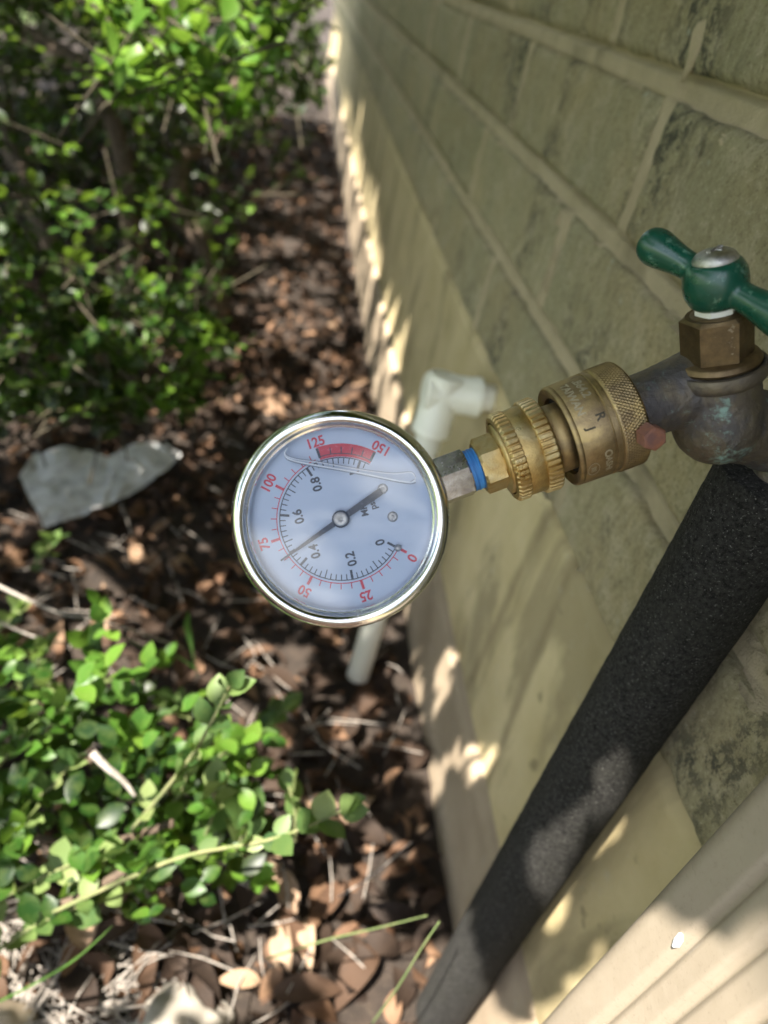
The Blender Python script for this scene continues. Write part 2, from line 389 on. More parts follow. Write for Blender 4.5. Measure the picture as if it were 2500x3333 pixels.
# ------------------------------------------------------------------ brick wall and foundation
Z0, CH, BL, JT = .3774, .0864, .3006, .015       # lowest joint, course height, brick pitch, joint
Y0, Y1 = -1.2, 5.6
OFF = {0: .373, 1: .523, 2: .427, 3: .54, 4: .41}
def brick_mesh(seed, L, nx, nz):
    """front face towards -x, lumpy, edges worn"""
    bm = bmesh.new(); H = CH-JT; D = .09; V = []
    def dx(y, z):
        e = min(y, L-y, z, H-z); w = max(0, 1-e/.006)
        return (.0035*w*w + .0016*noise.noise((y*38+seed*7, z*60, seed)) + .0009*noise.noise((y*150, z*150, seed*3))
                + .0022*max(0, noise.noise((y*22, z*30, seed*5+2))-.25)*4*.4)
    g = []
    for i in range(nx+1):
        row = []
        for j in range(nz+1):
            ti, tj = i/nx, j/nz
            ti = .5-.5*math.cos(math.pi*ti) if nx < 30 else ti
            y, z = ti*L, tj*H
            ed = .0018
            yy = y + (ed*noise.noise((z*70, seed, 1.5)) if i in (0, nx) else 0)
            zz = z + (ed*noise.noise((y*60, seed, 9.5)) if j in (0, nz) else 0)
            row.append(bm.verts.new((dx(y, z), yy, zz)))
        g.append(row)
    for i in range(nx):
        for j in range(nz): bm.faces.new((g[i][j], g[i][j+1], g[i+1][j+1], g[i+1][j]))
    rim = [g[i][0] for i in range(nx+1)]+[g[nx][j] for j in range(1, nz+1)]+[g[i][nz] for i in range(nx-1, -1, -1)]+[g[0][j] for j in range(nz-1, 0, -1)]
    back = [bm.verts.new((D, v.co.y, v.co.z)) for v in rim]
    for k in range(len(rim)):
        l = (k+1) % len(rim); bm.faces.new((rim[k], rim[l], back[l], back[k]))
    me = bpy.data.meshes.new('brick'); bm.to_mesh(me); bm.free(); me.materials.append(BRICK)
    me.polygons.foreach_set('use_smooth', [True]*len(me.polygons)); me.update(); return me
wall = tag(empty('brick_wall', loc=(0, 0, Z0)), 'olive beige brick house wall with smeared mortar above the concrete foundation', 'wall')
far_var = [brick_mesh(s, BL-JT, 22, 7) for s in range(5)]
near_var = [brick_mesh(s+20, BL-JT, 84, 24) for s in range(5)]
def row_joints(k):
    o = OFF.get(k, (.11*k*1.7) % BL); y = o - BL*math.ceil((o-Y0)/BL); r = []
    while y < Y1: r.append(y); y += BL
    return r
cnt = 0; upV, upF = [], []
for k in range(0, 22):
    z = Z0+k*CH+JT/2
    for y in row_joints(k):
        if k < 9:
            near = -.1 < y < .75 and k < 5
            me = random.choice(near_var if near else far_var)
            o = bpy.data.objects.new('brick', me); COL.objects.link(o); o.parent = wall
            o.location = (random.uniform(-.0015, .0015), y+JT/2, z-Z0); cnt += 1
        else:
            a, b = y+JT/2, y+BL-JT/2; x = random.uniform(-.001, .001); q = len(upV)
            upV += [(x, a, z-Z0), (x, b, z-Z0), (x, b, z-Z0+CH-JT), (x, a, z-Z0+CH-JT)]+[(.05, a, z-Z0), (.05, b, z-Z0), (.05, b, z-Z0+CH-JT), (.05, a, z-Z0+CH-JT)]
            upF += [tuple(q+i for i in f) for f in ((0, 3, 2, 1), (0, 1, 5, 4), (2, 3, 7, 6), (1, 2, 6, 5), (0, 4, 7, 3))]
tag(obj('upper_bricks', upV, upF, BRICK, wall, False), kind='stuff')
# mortar: one irregular sheet, recessed in the joints and smeared over brick edges here and there
def mortar_x(y, z):
    k = int((z-Z0)//CH); zz = (z-Z0) % CH; dz = min(zz, CH-zz)
    o = OFF.get(k, (.11*k*1.7) % BL); yy = (y-o) % BL; dy = min(yy, BL-yy)
    d = min(dz, dy)                                   # distance to a joint's centre line
    n1 = noise.noise((y*30, z*30, 4)); n2 = noise.noise((y*110, z*110, 8)); n3 = noise.noise((y*9, z*9, 1))
    crev = .006 if (zz < JT/2 and zz > JT/2-.004) else 0.
    if dy < JT/2 and dz > JT/2: return .0008 + .0012*n1 + .0014*n2
    if d < JT/2: return crev + .0064 + .0016*n1 + .0014*n2 - (.0042 if abs(z-(Z0+3*CH)) < .02 and n3 > -.25 else 0)
    sm = n1*.55 + n2*.45 + n3*.5
    t = .24 + (d-JT/2)/.010
    return .0062 - .0088*max(0, min(1, (sm-t)*5+.4))
def grid_sheet(name, ys, zs, fx, mat, parent, zo=0):
    V = [(fx(y, z), y, z-zo) for y in ys for z in zs]; n = len(zs)
    F = [(i*n+j, i*n+j+1, (i+1)*n+j+1, (i+1)*n+j) for i in range(len(ys)-1) for j in range(n-1)]
    return obj(name, V, F, mat, parent)
ys = np.concatenate([np.linspace(Y0, -.05, 60)[:-1], np.linspace(-.05, .95, 330)[:-1], np.linspace(.95, Y1, 500)])
zs = np.concatenate([np.linspace(Z0+.004, .70, 170)[:-1], np.linspace(.70, 2.26, 110)])
grid_sheet('mortar', ys, zs, mortar_x, MORTAR, wall, Z0)
# lump of mortar stuck on a brick, upper right
p = on_wall(2270, 150)
def lump(name, loc, r, mat, parent, seed, flatten=(.35, 1, 1.4), amp=.5, sub=3, fr=90):
    bm = bmesh.new(); bmesh.ops.create_icosphere(bm, subdivisions=sub, radius=1)
    for v in bm.verts:
        s = 1+amp*noise.noise(v.co*1.3+Vector((seed, 0, 0)))+.25*amp*noise.noise(v.co*5+Vector((seed, 3, 0)))
        v.co = Vector((v.co.x*flatten[0], v.co.y*flatten[1], v.co.z*flatten[2]))*r*s+Vector(loc)
    return from_bm(name, bm, mat, parent, True)
lump('mortar_lump', (p[0], p[1], p[2]-Z0), .0065, MORTAR, wall, 3, (.45, .9, 2.2), .6)
p = on_wall(2350, 455); lump('mortar_lump', (p[0]+.001, p[1], p[2]-Z0), .0035, MORTAR, wall, 5, (.6, 1.6, .8), .6)

fnd = tag(empty('foundation', loc=(0, 0, 0)), 'pale stained concrete foundation under the brick wall', 'foundation')
ZS = .1367
def fx_up(y, z): return .0065+.010*max(0, 1-(Z0-z)/.010)+.0012*noise.noise((y*18, z*18, 2))+.0006*noise.noise((y*80, z*80, 5))
def fx_lo(y, z):
    e = max(0, 1-(ZS-z)/.008); return -.002+.004*e*e+.003*noise.noise((y*6, z*9, 7))+.0012*noise.noise((y*40, z*40, 6))
yf = np.concatenate([np.linspace(Y0, 0, 50)[:-1], np.linspace(0, 1.2, 200)[:-1], np.linspace(1.2, Y1, 240)])
def slab(name, zlo, zhi, fx, nz, mat):
    zz = np.linspace(zlo, zhi, nz); V = [(fx(y, z), y, z) for y in yf for z in zz]; n = nz
    F = [(i*n+j, i*n+j+1, (i+1)*n+j+1, (i+1)*n+j) for i in range(len(yf)-1) for j in range(n-1)]
    b = len(V)                                           # top cap reaching back under the wall
    for y in yf: V.append((.12, y, zhi))
    F += [(i*n+n-1, b+i, b+i+1, (i+1)*n+n-1) for i in range(len(yf)-1)]
    return obj(name, V, F, mat, fnd)
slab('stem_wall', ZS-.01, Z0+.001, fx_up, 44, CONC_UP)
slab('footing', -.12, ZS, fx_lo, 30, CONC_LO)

# eave with gutter (above the frame)
eave = tag(empty('roof_eave', loc=(0, 2, 2.25)), 'beige roof eave with soffit and fascia above the brick wall', 'eave')
def box(name, lo, hi, mat, parent, bev=.004):
    bm = bmesh.new(); bmesh.ops.create_cube(bm, size=1)
    for v in bm.verts: v.co = Vector([(lo[i]+hi[i])/2+v.co[i]*(hi[i]-lo[i]) for i in range(3)])
    if bev: bmesh.ops.bevel(bm, geom=bm.edges[:], offset=bev, segments=2, affect='EDGES')
    return from_bm(name, bm, mat, parent)
box('soffit', (-.71, Y0-2, .0), (.10, Y1-2, .02), SPOUT, eave); box('fascia', (-.733, Y0-2, -.02), (-.712, Y1-2, .18), SPOUT, eave)
V, F = [(-.735, Y0-2, .19), (-.735, Y1-2, .19), (2.5, Y1-2, 1.6), (2.5, Y0-2, 1.6), (-.735, Y0-2, .22), (-.735, Y1-2, .22), (2.5, Y1-2, 1.63), (2.5, Y0-2, 1.63)], [(0, 1, 2, 3), (4, 7, 6, 5), (0, 4, 5, 1), (1, 5, 6, 2), (2, 6, 7, 3), (3, 7, 4, 0)]
obj('roof', V, F, flat('roof_shingle', (.10, .09, .08), .9), eave, False)

# ------------------------------------------------------------------ downspout
def build_downspout():
    xf0, y1 = -.051, .1045; Wd, Dp = .086, .045; y0 = y1-Wd
    root = tag(empty('downspout', loc=(xf0+Dp/2, (y0+y1)/2, 0)), 'beige corrugated metal downspout running down the wall beside the black pipe', 'downspout')
    prof = []; r = .007
    cx, cy = xf0+Dp/2, (y0+y1)/2
    # front face from y1 to y0 with rounded ribs
    def face(a, b, n):
        for i in range(n+1):
            prof.append((a[0]+(b[0]-a[0])*i/n, a[1]+(b[1]-a[1])*i/n))
    def arc(c, a0, a1, n=6):
        for i in range(n+1):
            a = math.radians(a0+(a1-a0)*i/n); prof.append((c[0]+r*math.cos(a), c[1]+r*math.sin(a)))
    arc((xf0+r, y1-r), 90, 180)
    for i in range(1, 72):
        y = y1-r-(Wd-2*r)*i/72
        u = (y1-y-.021)/.0135
        g = .0026*max(0, math.cos(math.pi*2*u))**3 if .021 < (y1-y)+.004 < Wd-.012 else 0
        prof.append((xf0+g, y))
    arc((xf0+r, y0+r), 180, 270); arc((xf0+Dp-r, y0+r), 270, 360); arc((xf0+Dp-r, y1-r), 0, 90)
    n = len(prof); zs_ = [-.03]+list(np.linspace(0, .7, 60))+[1.2, 1.8, 2.24]; V = []
    for z in zs_:
        for x, y in prof:
            d = .0007*noise.noise((y*30, z*14, 2)) if x < xf0+.012 else 0
            V.append((x-cx+d, y-cy, z))
    F = [(i*n+k, (i+1)*n+k, (i+1)*n+(k+1) % n, i*n+(k+1) % n) for i in range(len(zs_)-1) for k in range(n)]
    obj('corrugated_tube', V, F, SPOUT, root)
    c = on_wall(2205, 3060, xf0)-np.array([cx, cy, 0])
    pts = [(-.0017, -.0045), (-.0006, -.0052), (.0012, -.001), (.0016, .0045), (.0002, .0052), (-.0012, .002)]
    V = [(c[0]-.0006, c[1]+a*.7, c[2]+b*.7) for a, b in pts]+[(c[0]+.002, c[1]+a*.7, c[2]+b*.7) for a, b in pts]; m = len(pts)
    obj('paint_chip', V, [tuple(range(m))]+[(i, (i+1) % m, m+(i+1) % m, m+i) for i in range(m)], flat('bare_white_chip', (.42, .42, .44), .5), root, False)
build_downspout()

# ------------------------------------------------------------------ insulated riser pipe
PX, PY, PR = -.0225, .1895, .0200
def build_riser():
    root = tag(empty('insulated_pipe', loc=(PX, PY, 0)), 'thick black foam insulated water pipe rising to the hose faucet', 'pipe')
    V = []; seg = 96; zz = np.linspace(-.03, .544, 300)
    for z in zz:
        for k in range(seg):
            a = 2*math.pi*k/seg; p = Vector((math.cos(a)*30*PR, math.sin(a)*30*PR, z*30))
            r = PR*(1+.03*noise.noise(p*.45)+.012*noise.noise(p*1.7)+.010*noise.noise(p*6)+.006*noise.noise(p*14))
            V.append((r*math.cos(a), r*math.sin(a), z))
    F = [(i*seg+k, i*seg+(k+1) % seg, (i+1)*seg+(k+1) % seg, (i+1)*seg+k) for i in range(len(zz)-1) for k in range(seg)]
    F.append(tuple((len(zz)-1)*seg+k for k in range(seg)))
    obj('foam_sleeve', V, F, FOAM, root)
    V, F = tube([(0, 0, .53), (0, 0, .556)], .0085, 20)
    obj('copper_riser', V, F, BRONZE, root)
build_riser()

# ------------------------------------------------------------------ gauge, coupling, vacuum breaker, faucet
G = at(1106, 1690, .214)
A = Matrix(RC.tolist()).to_4x4(); A.translation = Vector(G)       # x right, y up, z out of the dial
mm = .001
AXA = math.radians(20.6); AX = Vector((math.cos(AXA), math.sin(AXA), 0)); AXZ = -.014
def station(s): return A @ (AX*s*mm + Vector((0, 0, AXZ)))
AXW = A.to_3x3() @ AX; FACE = A.to_3x3() @ Vector((0, 0, 1))
def axial(s): return frame(station(s), AXW, FACE)                 # local z along the coupling, local x to the viewer

def build_gauge():
    root = tag(empty('pressure_gauge', A), 'round liquid filled pressure gauge with polished steel bezel and white dial', 'gauge')
    P = [(33.6, -26), (33.6, -14), (33.2, -11.5)]
    case = [(0.01, -27), (28, -27), (32, -25.5), (33.0, -23), (33.0, -9)]
    V, F = lathe([(r*mm, z*mm) for r, z in case], 128); obj('case', V, F[:-1], CHROME_D, root)
    prof = [(32.6, -12), (33.4, -11.6), (33.9, -10.2), (34, -8), (33.9, -5), (33.6, -3.2), (33.0, -1.6), (32.2, -.55), (31.3, -.05), (30.6, 0), (29.9, -.35), (29.4, -1.0), (29.0, -1.9), (28.7, -2.4), (28.3, -2.6), (28.15, -3.3), (28.1, -4.6)]
    V, F = lathe([(r*mm, z*mm) for r, z in prof], 160); obj('bezel', V, F[:-2], CHROME, root)
    V, F = lathe([(28.6*mm, -4.3*mm), (28.6*mm, -9.5*mm)], 96); obj('inner_wall', V, F[:-2], flat('white_liner', (.6, .62, .64), .5), root)
    V, F = lathe([(28.2*mm, -2.9*mm), (14*mm, -2.86*mm), (.0001, -2.85*mm)], 96); obj('glass', V, F[:192], GLASS, root)
    ZD = -7.0; K = (214+7.0)/214.           # parts of the dial lie deeper than the bezel
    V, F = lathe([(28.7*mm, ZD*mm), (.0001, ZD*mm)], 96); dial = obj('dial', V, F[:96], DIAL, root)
    def ang(psi): return math.radians(-27-psi/25*45)
    def pol(r, a, z): return (r*K*mm*math.cos(a), r*K*mm*math.sin(a), (ZD+z)*mm)
    def bar(r0, r1, a, wd, z=.06):
        c, s = math.cos(a), math.sin(a); o = wd*K/2*mm; zz = (ZD+z)*mm
        q = [(r*K*mm*c-t*o*s, r*K*mm*s+t*o*c, zz) for r, t in ((r0, -1), (r1, -1), (r1, 1), (r0, 1))]; return q, [(0, 1, 2, 3)]
    def ring(r0, r1, a0, a1, z=.06, n=120):
        V = []
        for i in range(n+1):
            a = a0+(a1-a0)*i/n; V += [pol(r0, a, z), pol(r1, a, z)]
        return V, [(2*i, 2*i+1, 2*i+3, 2*i+2) for i in range(n)]
    psi_mpa = 145.04
    parts = [ring(18.45, 18.75, ang(0), ang(150), .09)]
    for i in range(0, 52):
        v = i*.02*psi_mpa
        big = i % 10 == 0; mid = i % 5 == 0
        parts.append(bar(15.7 if big else (15.9 if mid else 16.8), 18.6, ang(v), .75 if big else .3, .09))
    V, F = merge(*parts); obj('black_scale', V, F, INK, dial, False)
    parts = [ring(19.35, 19.62, ang(0), ang(122), .06)]
    for i in range(0, 25):
        v = i*5; big = i % 5 == 0
        parts.append(bar(19.4, 22.3 if big else 21.3, ang(v), .85 if big else .28, .06))
    V, F = merge(*parts); obj('red_scale', V, F, INK_RED, dial, False)
    V, F = ring(18.9, 22.9, ang(124.2), ang(150.3), .05); obj('red_band', V, F, INK_RED, dial, False)
    parts = [ring(19.75, 20.0, ang(124.2), ang(150), .10), bar(19.5, 22.6, ang(124.4), .8, .10), bar(19.5, 22.6, ang(149.8), .8, .10)]
    for v in (130, 135, 140, 145): parts.append(bar(19.8, 21.9, ang(v), .32, .10))
    V, F = merge(*parts); obj('band_ticks', V, F, INK, dial, False)
    def put(s, size, r, a, rot, mat, z=.08, sx=1.):
        V, F = text_geo(s, size*mm*K); c, sn = math.cos(rot), math.sin(rot); o = Vector(pol(r, a, z))
        V = [Vector((v.x*sx*c-v.y*sn, v.x*sx*sn+v.y*c, 0))+o for v in V]; obj('numeral', V, F, mat, dial, False)
    for psi in (25, 50, 75, 100, 125): put(str(psi), 4.1, 24.55, ang(psi), ang(psi)-math.pi/2, INK_RED, sx=.95)
    put('150', 4.1, 24.6, ang(151), ang(151)+math.pi/2, INK_RED, sx=.95)
    put('0', 4.1, 24.6, ang(1), ang(1)+math.pi/2, INK_RED)
    rd = math.radians(106)
    def px(zx, zy): x, y = (zx-825)*.0457, (830-zy)*.0457; return math.hypot(x, y), math.atan2(y, x)
    for s, q in (('0', (1082, 985)), ('0.2', (890, 1095)), ('0.4', (648, 1045)), ('0.6', (540, 815)), ('0.8', (660, 600)), ('1', (912, 525))):
        put(s, 3.9, *px(*q), rd, INK, sx=.92)
    put('MPa', 2.9, *px(975, 762), math.radians(103), INK, sx=.9); put('psi', 2.9, *px(1040, 735), math.radians(108), INK, sx=.9)
    # needle
    na = ang(65.7); c, s = math.cos(na), math.sin(na)
    sh = [(-14.9, .95), (-14.4, 1.12), (-13.8, 1.15), (-4, .98), (0, .95), (3, .85), (15, .45), (22, .22)]
    up = [(a, b) for a, b in sh]; dn = [(a, -b) for a, b in reversed(sh)]; o2 = up+dn; n = len(o2)
    Vn = [((a*c-b*s)*K*mm, (a*s+b*c)*K*mm, (ZD+1.9)*mm) for a, b in o2]+[((a*c-b*s)*K*mm, (a*s+b*c)*K*mm, (ZD+1.6)*mm) for a, b in o2]
    Fn = [tuple(reversed(range(n)))]+[(i, (i+1) % n, n+(i+1) % n, n+i) for i in range(n)]
    nd = obj('needle', Vn, Fn, NEEDLE, root, False)
    V, F = lathe([(.01*mm, (ZD+2.5)*mm), (2.5*mm, (ZD+2.45)*mm), (2.75*mm, (ZD+2.2)*mm), (2.75*mm, (ZD+.2)*mm)], 48); obj('needle_boss', V, F[:-1], NEEDLE, nd)
    V, F = lathe([(.01*mm, (ZD+2.75)*mm), (.35*mm, (ZD+2.75)*mm), (.4*mm, (ZD+2.95)*mm), (1.9*mm, (ZD+2.95)*mm), (2.2*mm, (ZD+2.7)*mm), (2.2*mm, (ZD+2.3)*mm)], 48); obj('hub_cap', V, F[:-1], STEEL, nd)
    for q in ((1100, 630), (1166, 815)):
        r, a = px(*q); o = Vector(pol(r, a, 0))
        V, F = lathe([(.01*mm, .95*mm), (.5*mm, .9*mm), (.62*mm, .62*mm), (.8*mm, .85*mm), (1.25*mm, .7*mm), (1.6*mm, .35*mm), (1.65*mm, 0)], 36)
        V = [Vector(v)+o for v in V]; obj('dial_screw', V, F[:-1], STEEL, dial)
    r, a = px(1201, 1021); o = Vector(pol(r, a, 0))
    V, F = lathe([(.01*mm, 2.4*mm), (.7*mm, 2.3*mm), (1.05*mm, 1.9*mm), (1.15*mm, 0)], 32); obj('stop_pin', [Vector(v)+o for v in V], F[:-1], STEEL, dial)
    # edge of the air bubble at the top of the glycerin fill
    def tup(zx, zy): return ((zx-825)*.0457*mm*1.012, (830-zy)*.0457*mm*1.012, -4.0*mm)
    low = [(452, 380), (455, 405), (478, 428), (560, 452), (700, 478), (900, 512), (1080, 548), (1200, 573), (1290, 585), (1326, 576)]
    top = [(470, 352), (455, 385), (470, 412), (540, 434), (680, 452), (860, 484), (1040, 514), (1180, 528), (1290, 520), (1320, 545), (1318, 570), (1280, 590)]
    def smooth(pts, n=8):
        o = []
        for i in range(len(pts)-1):
            p0, p1, p2, p3 = [np.array(pts[max(0, min(len(pts)-1, j))], float) for j in (i-1, i, i+1, i+2)]
            for t in np.linspace(0, 1, n, endpoint=False):
                o.append(.5*((2*p1)+(-p0+p2)*t+(2*p0-5*p1+4*p2-p3)*t*t+(-p0+3*p1-3*p2+p3)*t**3))
        o.append(np.array(pts[-1], float)); return o
    V, F = merge(tube([tup(*q) for q in smooth(low)], .00026, 8), tube([tup(*q) for q in smooth(top)], .00015, 8))
    obj('liquid_line', V, F, MENISC, root)
    V, F = merge(tube([tup(x, y+9) for x, y in smooth(low)], .00017, 6), tube([tup(x+2, y-7) for x, y in smooth(top)], .00010, 6))
    obj('liquid_shadow_line', V, F, flat('meniscus_dark', (.20, .23, .27), .3), root)
    # stem
    m = A.inverted() @ axial(0)
    V, F = hexnut(14.2*mm, 33.0*mm, 43.4*mm, 1.0*mm, rot=math.radians(-8)); auto_smooth(obj('stem_hex', xf(V, m), F, NUT, root), 25)
    V, F = lathe([(6.2*mm, 30*mm), (6.2*mm, 47*mm)], 40); obj('stem', xf(V, m), F, NUT, root)
build_gauge()

def ribbed(prof, ribs, depth, n_per=6, duty=.55):
    """lathe whose radius drops between ribs; prof = [(r, z, ribbed?)]"""
    seg = ribs*n_per; V, F = [], []; n = len(prof)
    for i in range(seg):
        a = 2*math.pi*i/seg; t = (i % n_per)/n_per
        dr = 0 if t < duty else depth
        for r, z, f in prof:
            rr = r-(dr if f else 0); V.append((rr*math.cos(a), rr*math.sin(a), z))
    for i in range(seg):
        j = (i+1) % seg
        for k in range(n-1): F.append((i*n+k, j*n+k, j*n+k+1, i*n+k+1))
    return V, F
def build_coupling():
    base = axial(46.6); inv = base.inverted()
    root = tag(empty('brass_coupling', base), 'bright brass swivel hose coupling with ribbed rings next to the gauge', 'coupling')
    m = inv @ axial(0)
    V, F = lathe([(6.4*mm, 43.2*mm), (6.95*mm, 43.6*mm), (6.75*mm, 44.4*mm), (7.0*mm, 45.2*mm), (6.8*mm, 46.0*mm), (7.0*mm, 46.8*mm), (6.4*mm, 47.2*mm)], 48)
    obj('thread_tape', xf(V, m), F, TAPE, root)
    V, F = hexnut(16.4*mm, 46.9*mm, 54.4*mm, 1.2*mm, rot=math.radians(-20)); auto_smooth(obj('hex_end', xf(V, m), F, BRASS, root), 25)
    V, F = lathe([(6*mm, 54*mm), (11.6*mm, 54.2*mm), (11.8*mm, 55.4*mm), (11*mm, 56*mm)], 64); obj('swivel_flange', xf(V, m), F, BRASS, root)
    p1 = [(12.2, 54.9, 0), (13.9, 55.0, 0), (14.75, 55.7, 1), (14.9, 56.0, 1), (14.9, 59.0, 1), (14.6, 59.3, 1), (14.2, 59.4, 0)]
    V, F = ribbed([(r*mm, z*mm, f) for r, z, f in p1], 46, .75*mm); auto_smooth(obj('ribbed_ring', xf(V, m), F, BRASS, root), 20)
    V, F = lathe([(14.2*mm, 59.3*mm), (14.35*mm, 59.6*mm), (14.55*mm, 64.5*mm), (14.3*mm, 64.9*mm)], 96); obj('smooth_band', xf(V, m), F[:-2], BRASS, root)
    p2 = [(14.3, 64.7, 0), (15.3, 64.8, 1), (15.55, 65.1, 1), (15.7, 69.0, 1), (15.3, 69.6, 1), (14.2, 69.9, 0), (11, 70, 0)]
    V, F = ribbed([(r*mm, z*mm, f) for r, z, f in p2], 46, .8*mm); auto_smooth(obj('ribbed_ring', xf(V, m), F, BRASS, root), 20)
build_coupling()

def build_breaker():
    base = axial(70); inv = base.inverted(); m = inv @ axial(0)
    root = tag(empty('vacuum_breaker', base), 'aged brass vacuum breaker with knurled collar and stamped lettering on the faucet outlet', 'vacuum breaker')
    V, F = lathe([(r*mm, z*mm) for r, z in [(9, 69.5), (11.3, 69.6), (11.3, 78), (9, 78.2)]], 72); obj('neck', xf(V, m), F, BRASS_OLD, root)
    prof = [(12.6, 77.5), (13.0, 75.4), (15.2, 74.8), (15.9, 74.4), (16.4, 74.5), (16.75, 75.1), (16.75, 76.0), (16.6, 76.2), (16.8, 76.5), (17.0, 85.6), (16.7, 85.8), (16.7, 86.3), (17.05, 86.5), (17.1, 87.9), (16.75, 88.1), (16.75, 88.5), (17.1, 88.8)]
    V, F = lathe([(r*mm, z*mm) for r, z in prof], 120); auto_smooth(obj('body', xf(V, m), F[:-2], BRASS_OLD, root), 40)
    V, F = lathe([(11*mm, 76.6*mm), (12.8*mm, 76.6*mm)], 60); obj('air_port', xf(V, m), F[:60], flat('dark_port', (.02, .018, .015), .8), root)  # near-black ring paints the shade inside the open end
    # knurl
    seg, nz = 540, 64; V = []
    for i in range(seg):
        a = 2*math.pi*i/seg
        for k in range(nz):
            t = k/(nz-1); z = 88.8+8.6*t; r = 17.45
            edge = min(1, min(t, 1-t)/.06)
            u = a*17.4/1.15; v = (z-88.8)/1.15*.72
            g = min(abs(((u+v) % 1)-.5), abs(((u-v) % 1)-.5))
            r -= .32*(1-min(1, g/.22))*edge + .35*(1-edge)
            if t > .9: r -= (t-.9)*6
            V.append((r*mm*math.cos(a), r*mm*math.sin(a), z*mm))
    F = [(i*nz+k, ((i+1) % seg)*nz+k, ((i+1) % seg)*nz+k+1, i*nz+k+1) for i in range(seg) for k in range(nz-1)]
    kn = obj('knurled_collar', xf(V, m), F, BRASS_OLD, root)
    V, F = lathe([(16.8*mm, 97.35*mm), (12*mm, 97.5*mm), (10.4*mm, 97.3*mm)], 80); obj('collar_end', xf(V, m), F[:160], BRASS_OLD, root)
    # stamped lettering, wrapped round the body; local x of the axial frame faces the viewer
    SA = m_metal('stamped_line', (.62, .55, .40), (.50, .43, .30), .45, 300, .0002); SD = m_metal('stamped_dark', (.10, .09, .07), (.15, .13, .1), .5, 300, .0002)
    def wrap(s, size, z, phi, rad, mat, flip=1):
        V, F = text_geo(s, size*mm); W = []
        for v in V:                                  # text runs round the body, its top towards the faucet
            a = phi - sgn*flip*v.x/(rad*mm); zz = z*mm + flip*v.y; W.append((rad*mm*math.cos(a), rad*mm*math.sin(a), zz))
        o = obj('stamped_letters', xf(W, m), F, mat, root, False); return o
    sgn = 1.
    # phi > 0 lies towards local +y
    ly = (axial(0).to_3x3() @ Vector((0, 1, 0))).dot(A.to_3x3() @ Vector((0, 1, 0)))
    sgn = 1. if ly > 0 else -1.
    def ph(d): return math.radians(d)*sgn
    wrap('.B64.2', 3.6, 83.2, ph(44), 17.06, SA); wrap('TAIWAN', 3.5, 79.0, ph(36), 16.98, SA)
    wrap('R', 4.0, 84.0, ph(4), 17.06, SD); wrap('J', 3.8, 79.6, ph(-3), 16.98, SD)
    wrap('O', 3.4, 83.4, ph(-36), 17.06, SA); wrap('ASHI', 2.9, 83.4, ph(-50), 17.06, SA)
    wrap('IIII', 2.2, 78.4, ph(-51), 16.98, SA)
    # oval outline round the small mark
    R = 17.0; W = []
    for i in range(40):
        a = 2*math.pi*i/40
        for e in (1, 1.12): W.append((R*mm*math.cos(ph(-51)+2.4*e*math.cos(a)/R), R*mm*math.sin(ph(-51)+2.4*e*math.cos(a)/R), (78.4+1.75*e*math.sin(a))*mm))
    obj('stamped_oval', xf(W, m), [(2*i, 2*i+1, 2*((i+1) % 40)+1, 2*((i+1) % 40)) for i in range(40)], SA, root, False)
    # rusty set screw
    a = ph(-27); d = Vector((math.cos(a), math.sin(a), 0)); o = Vector((0, 0, 95.2*mm))
    fm = m @ frame(o, d, (0, 0, 1))
    V, F = lathe([(2.5*mm, 14*mm), (2.7*mm, 19.5*mm)], 24); obj('screw_shank', xf(V, fm), F, RUST, root)
    V, F = hexnut(6.6*mm, 18.0*mm, 24.0*mm, .9*mm, rot=.4); auto_smooth(obj('screw_head', xf(V, fm), F, RUST, root), 25)
build_breaker()

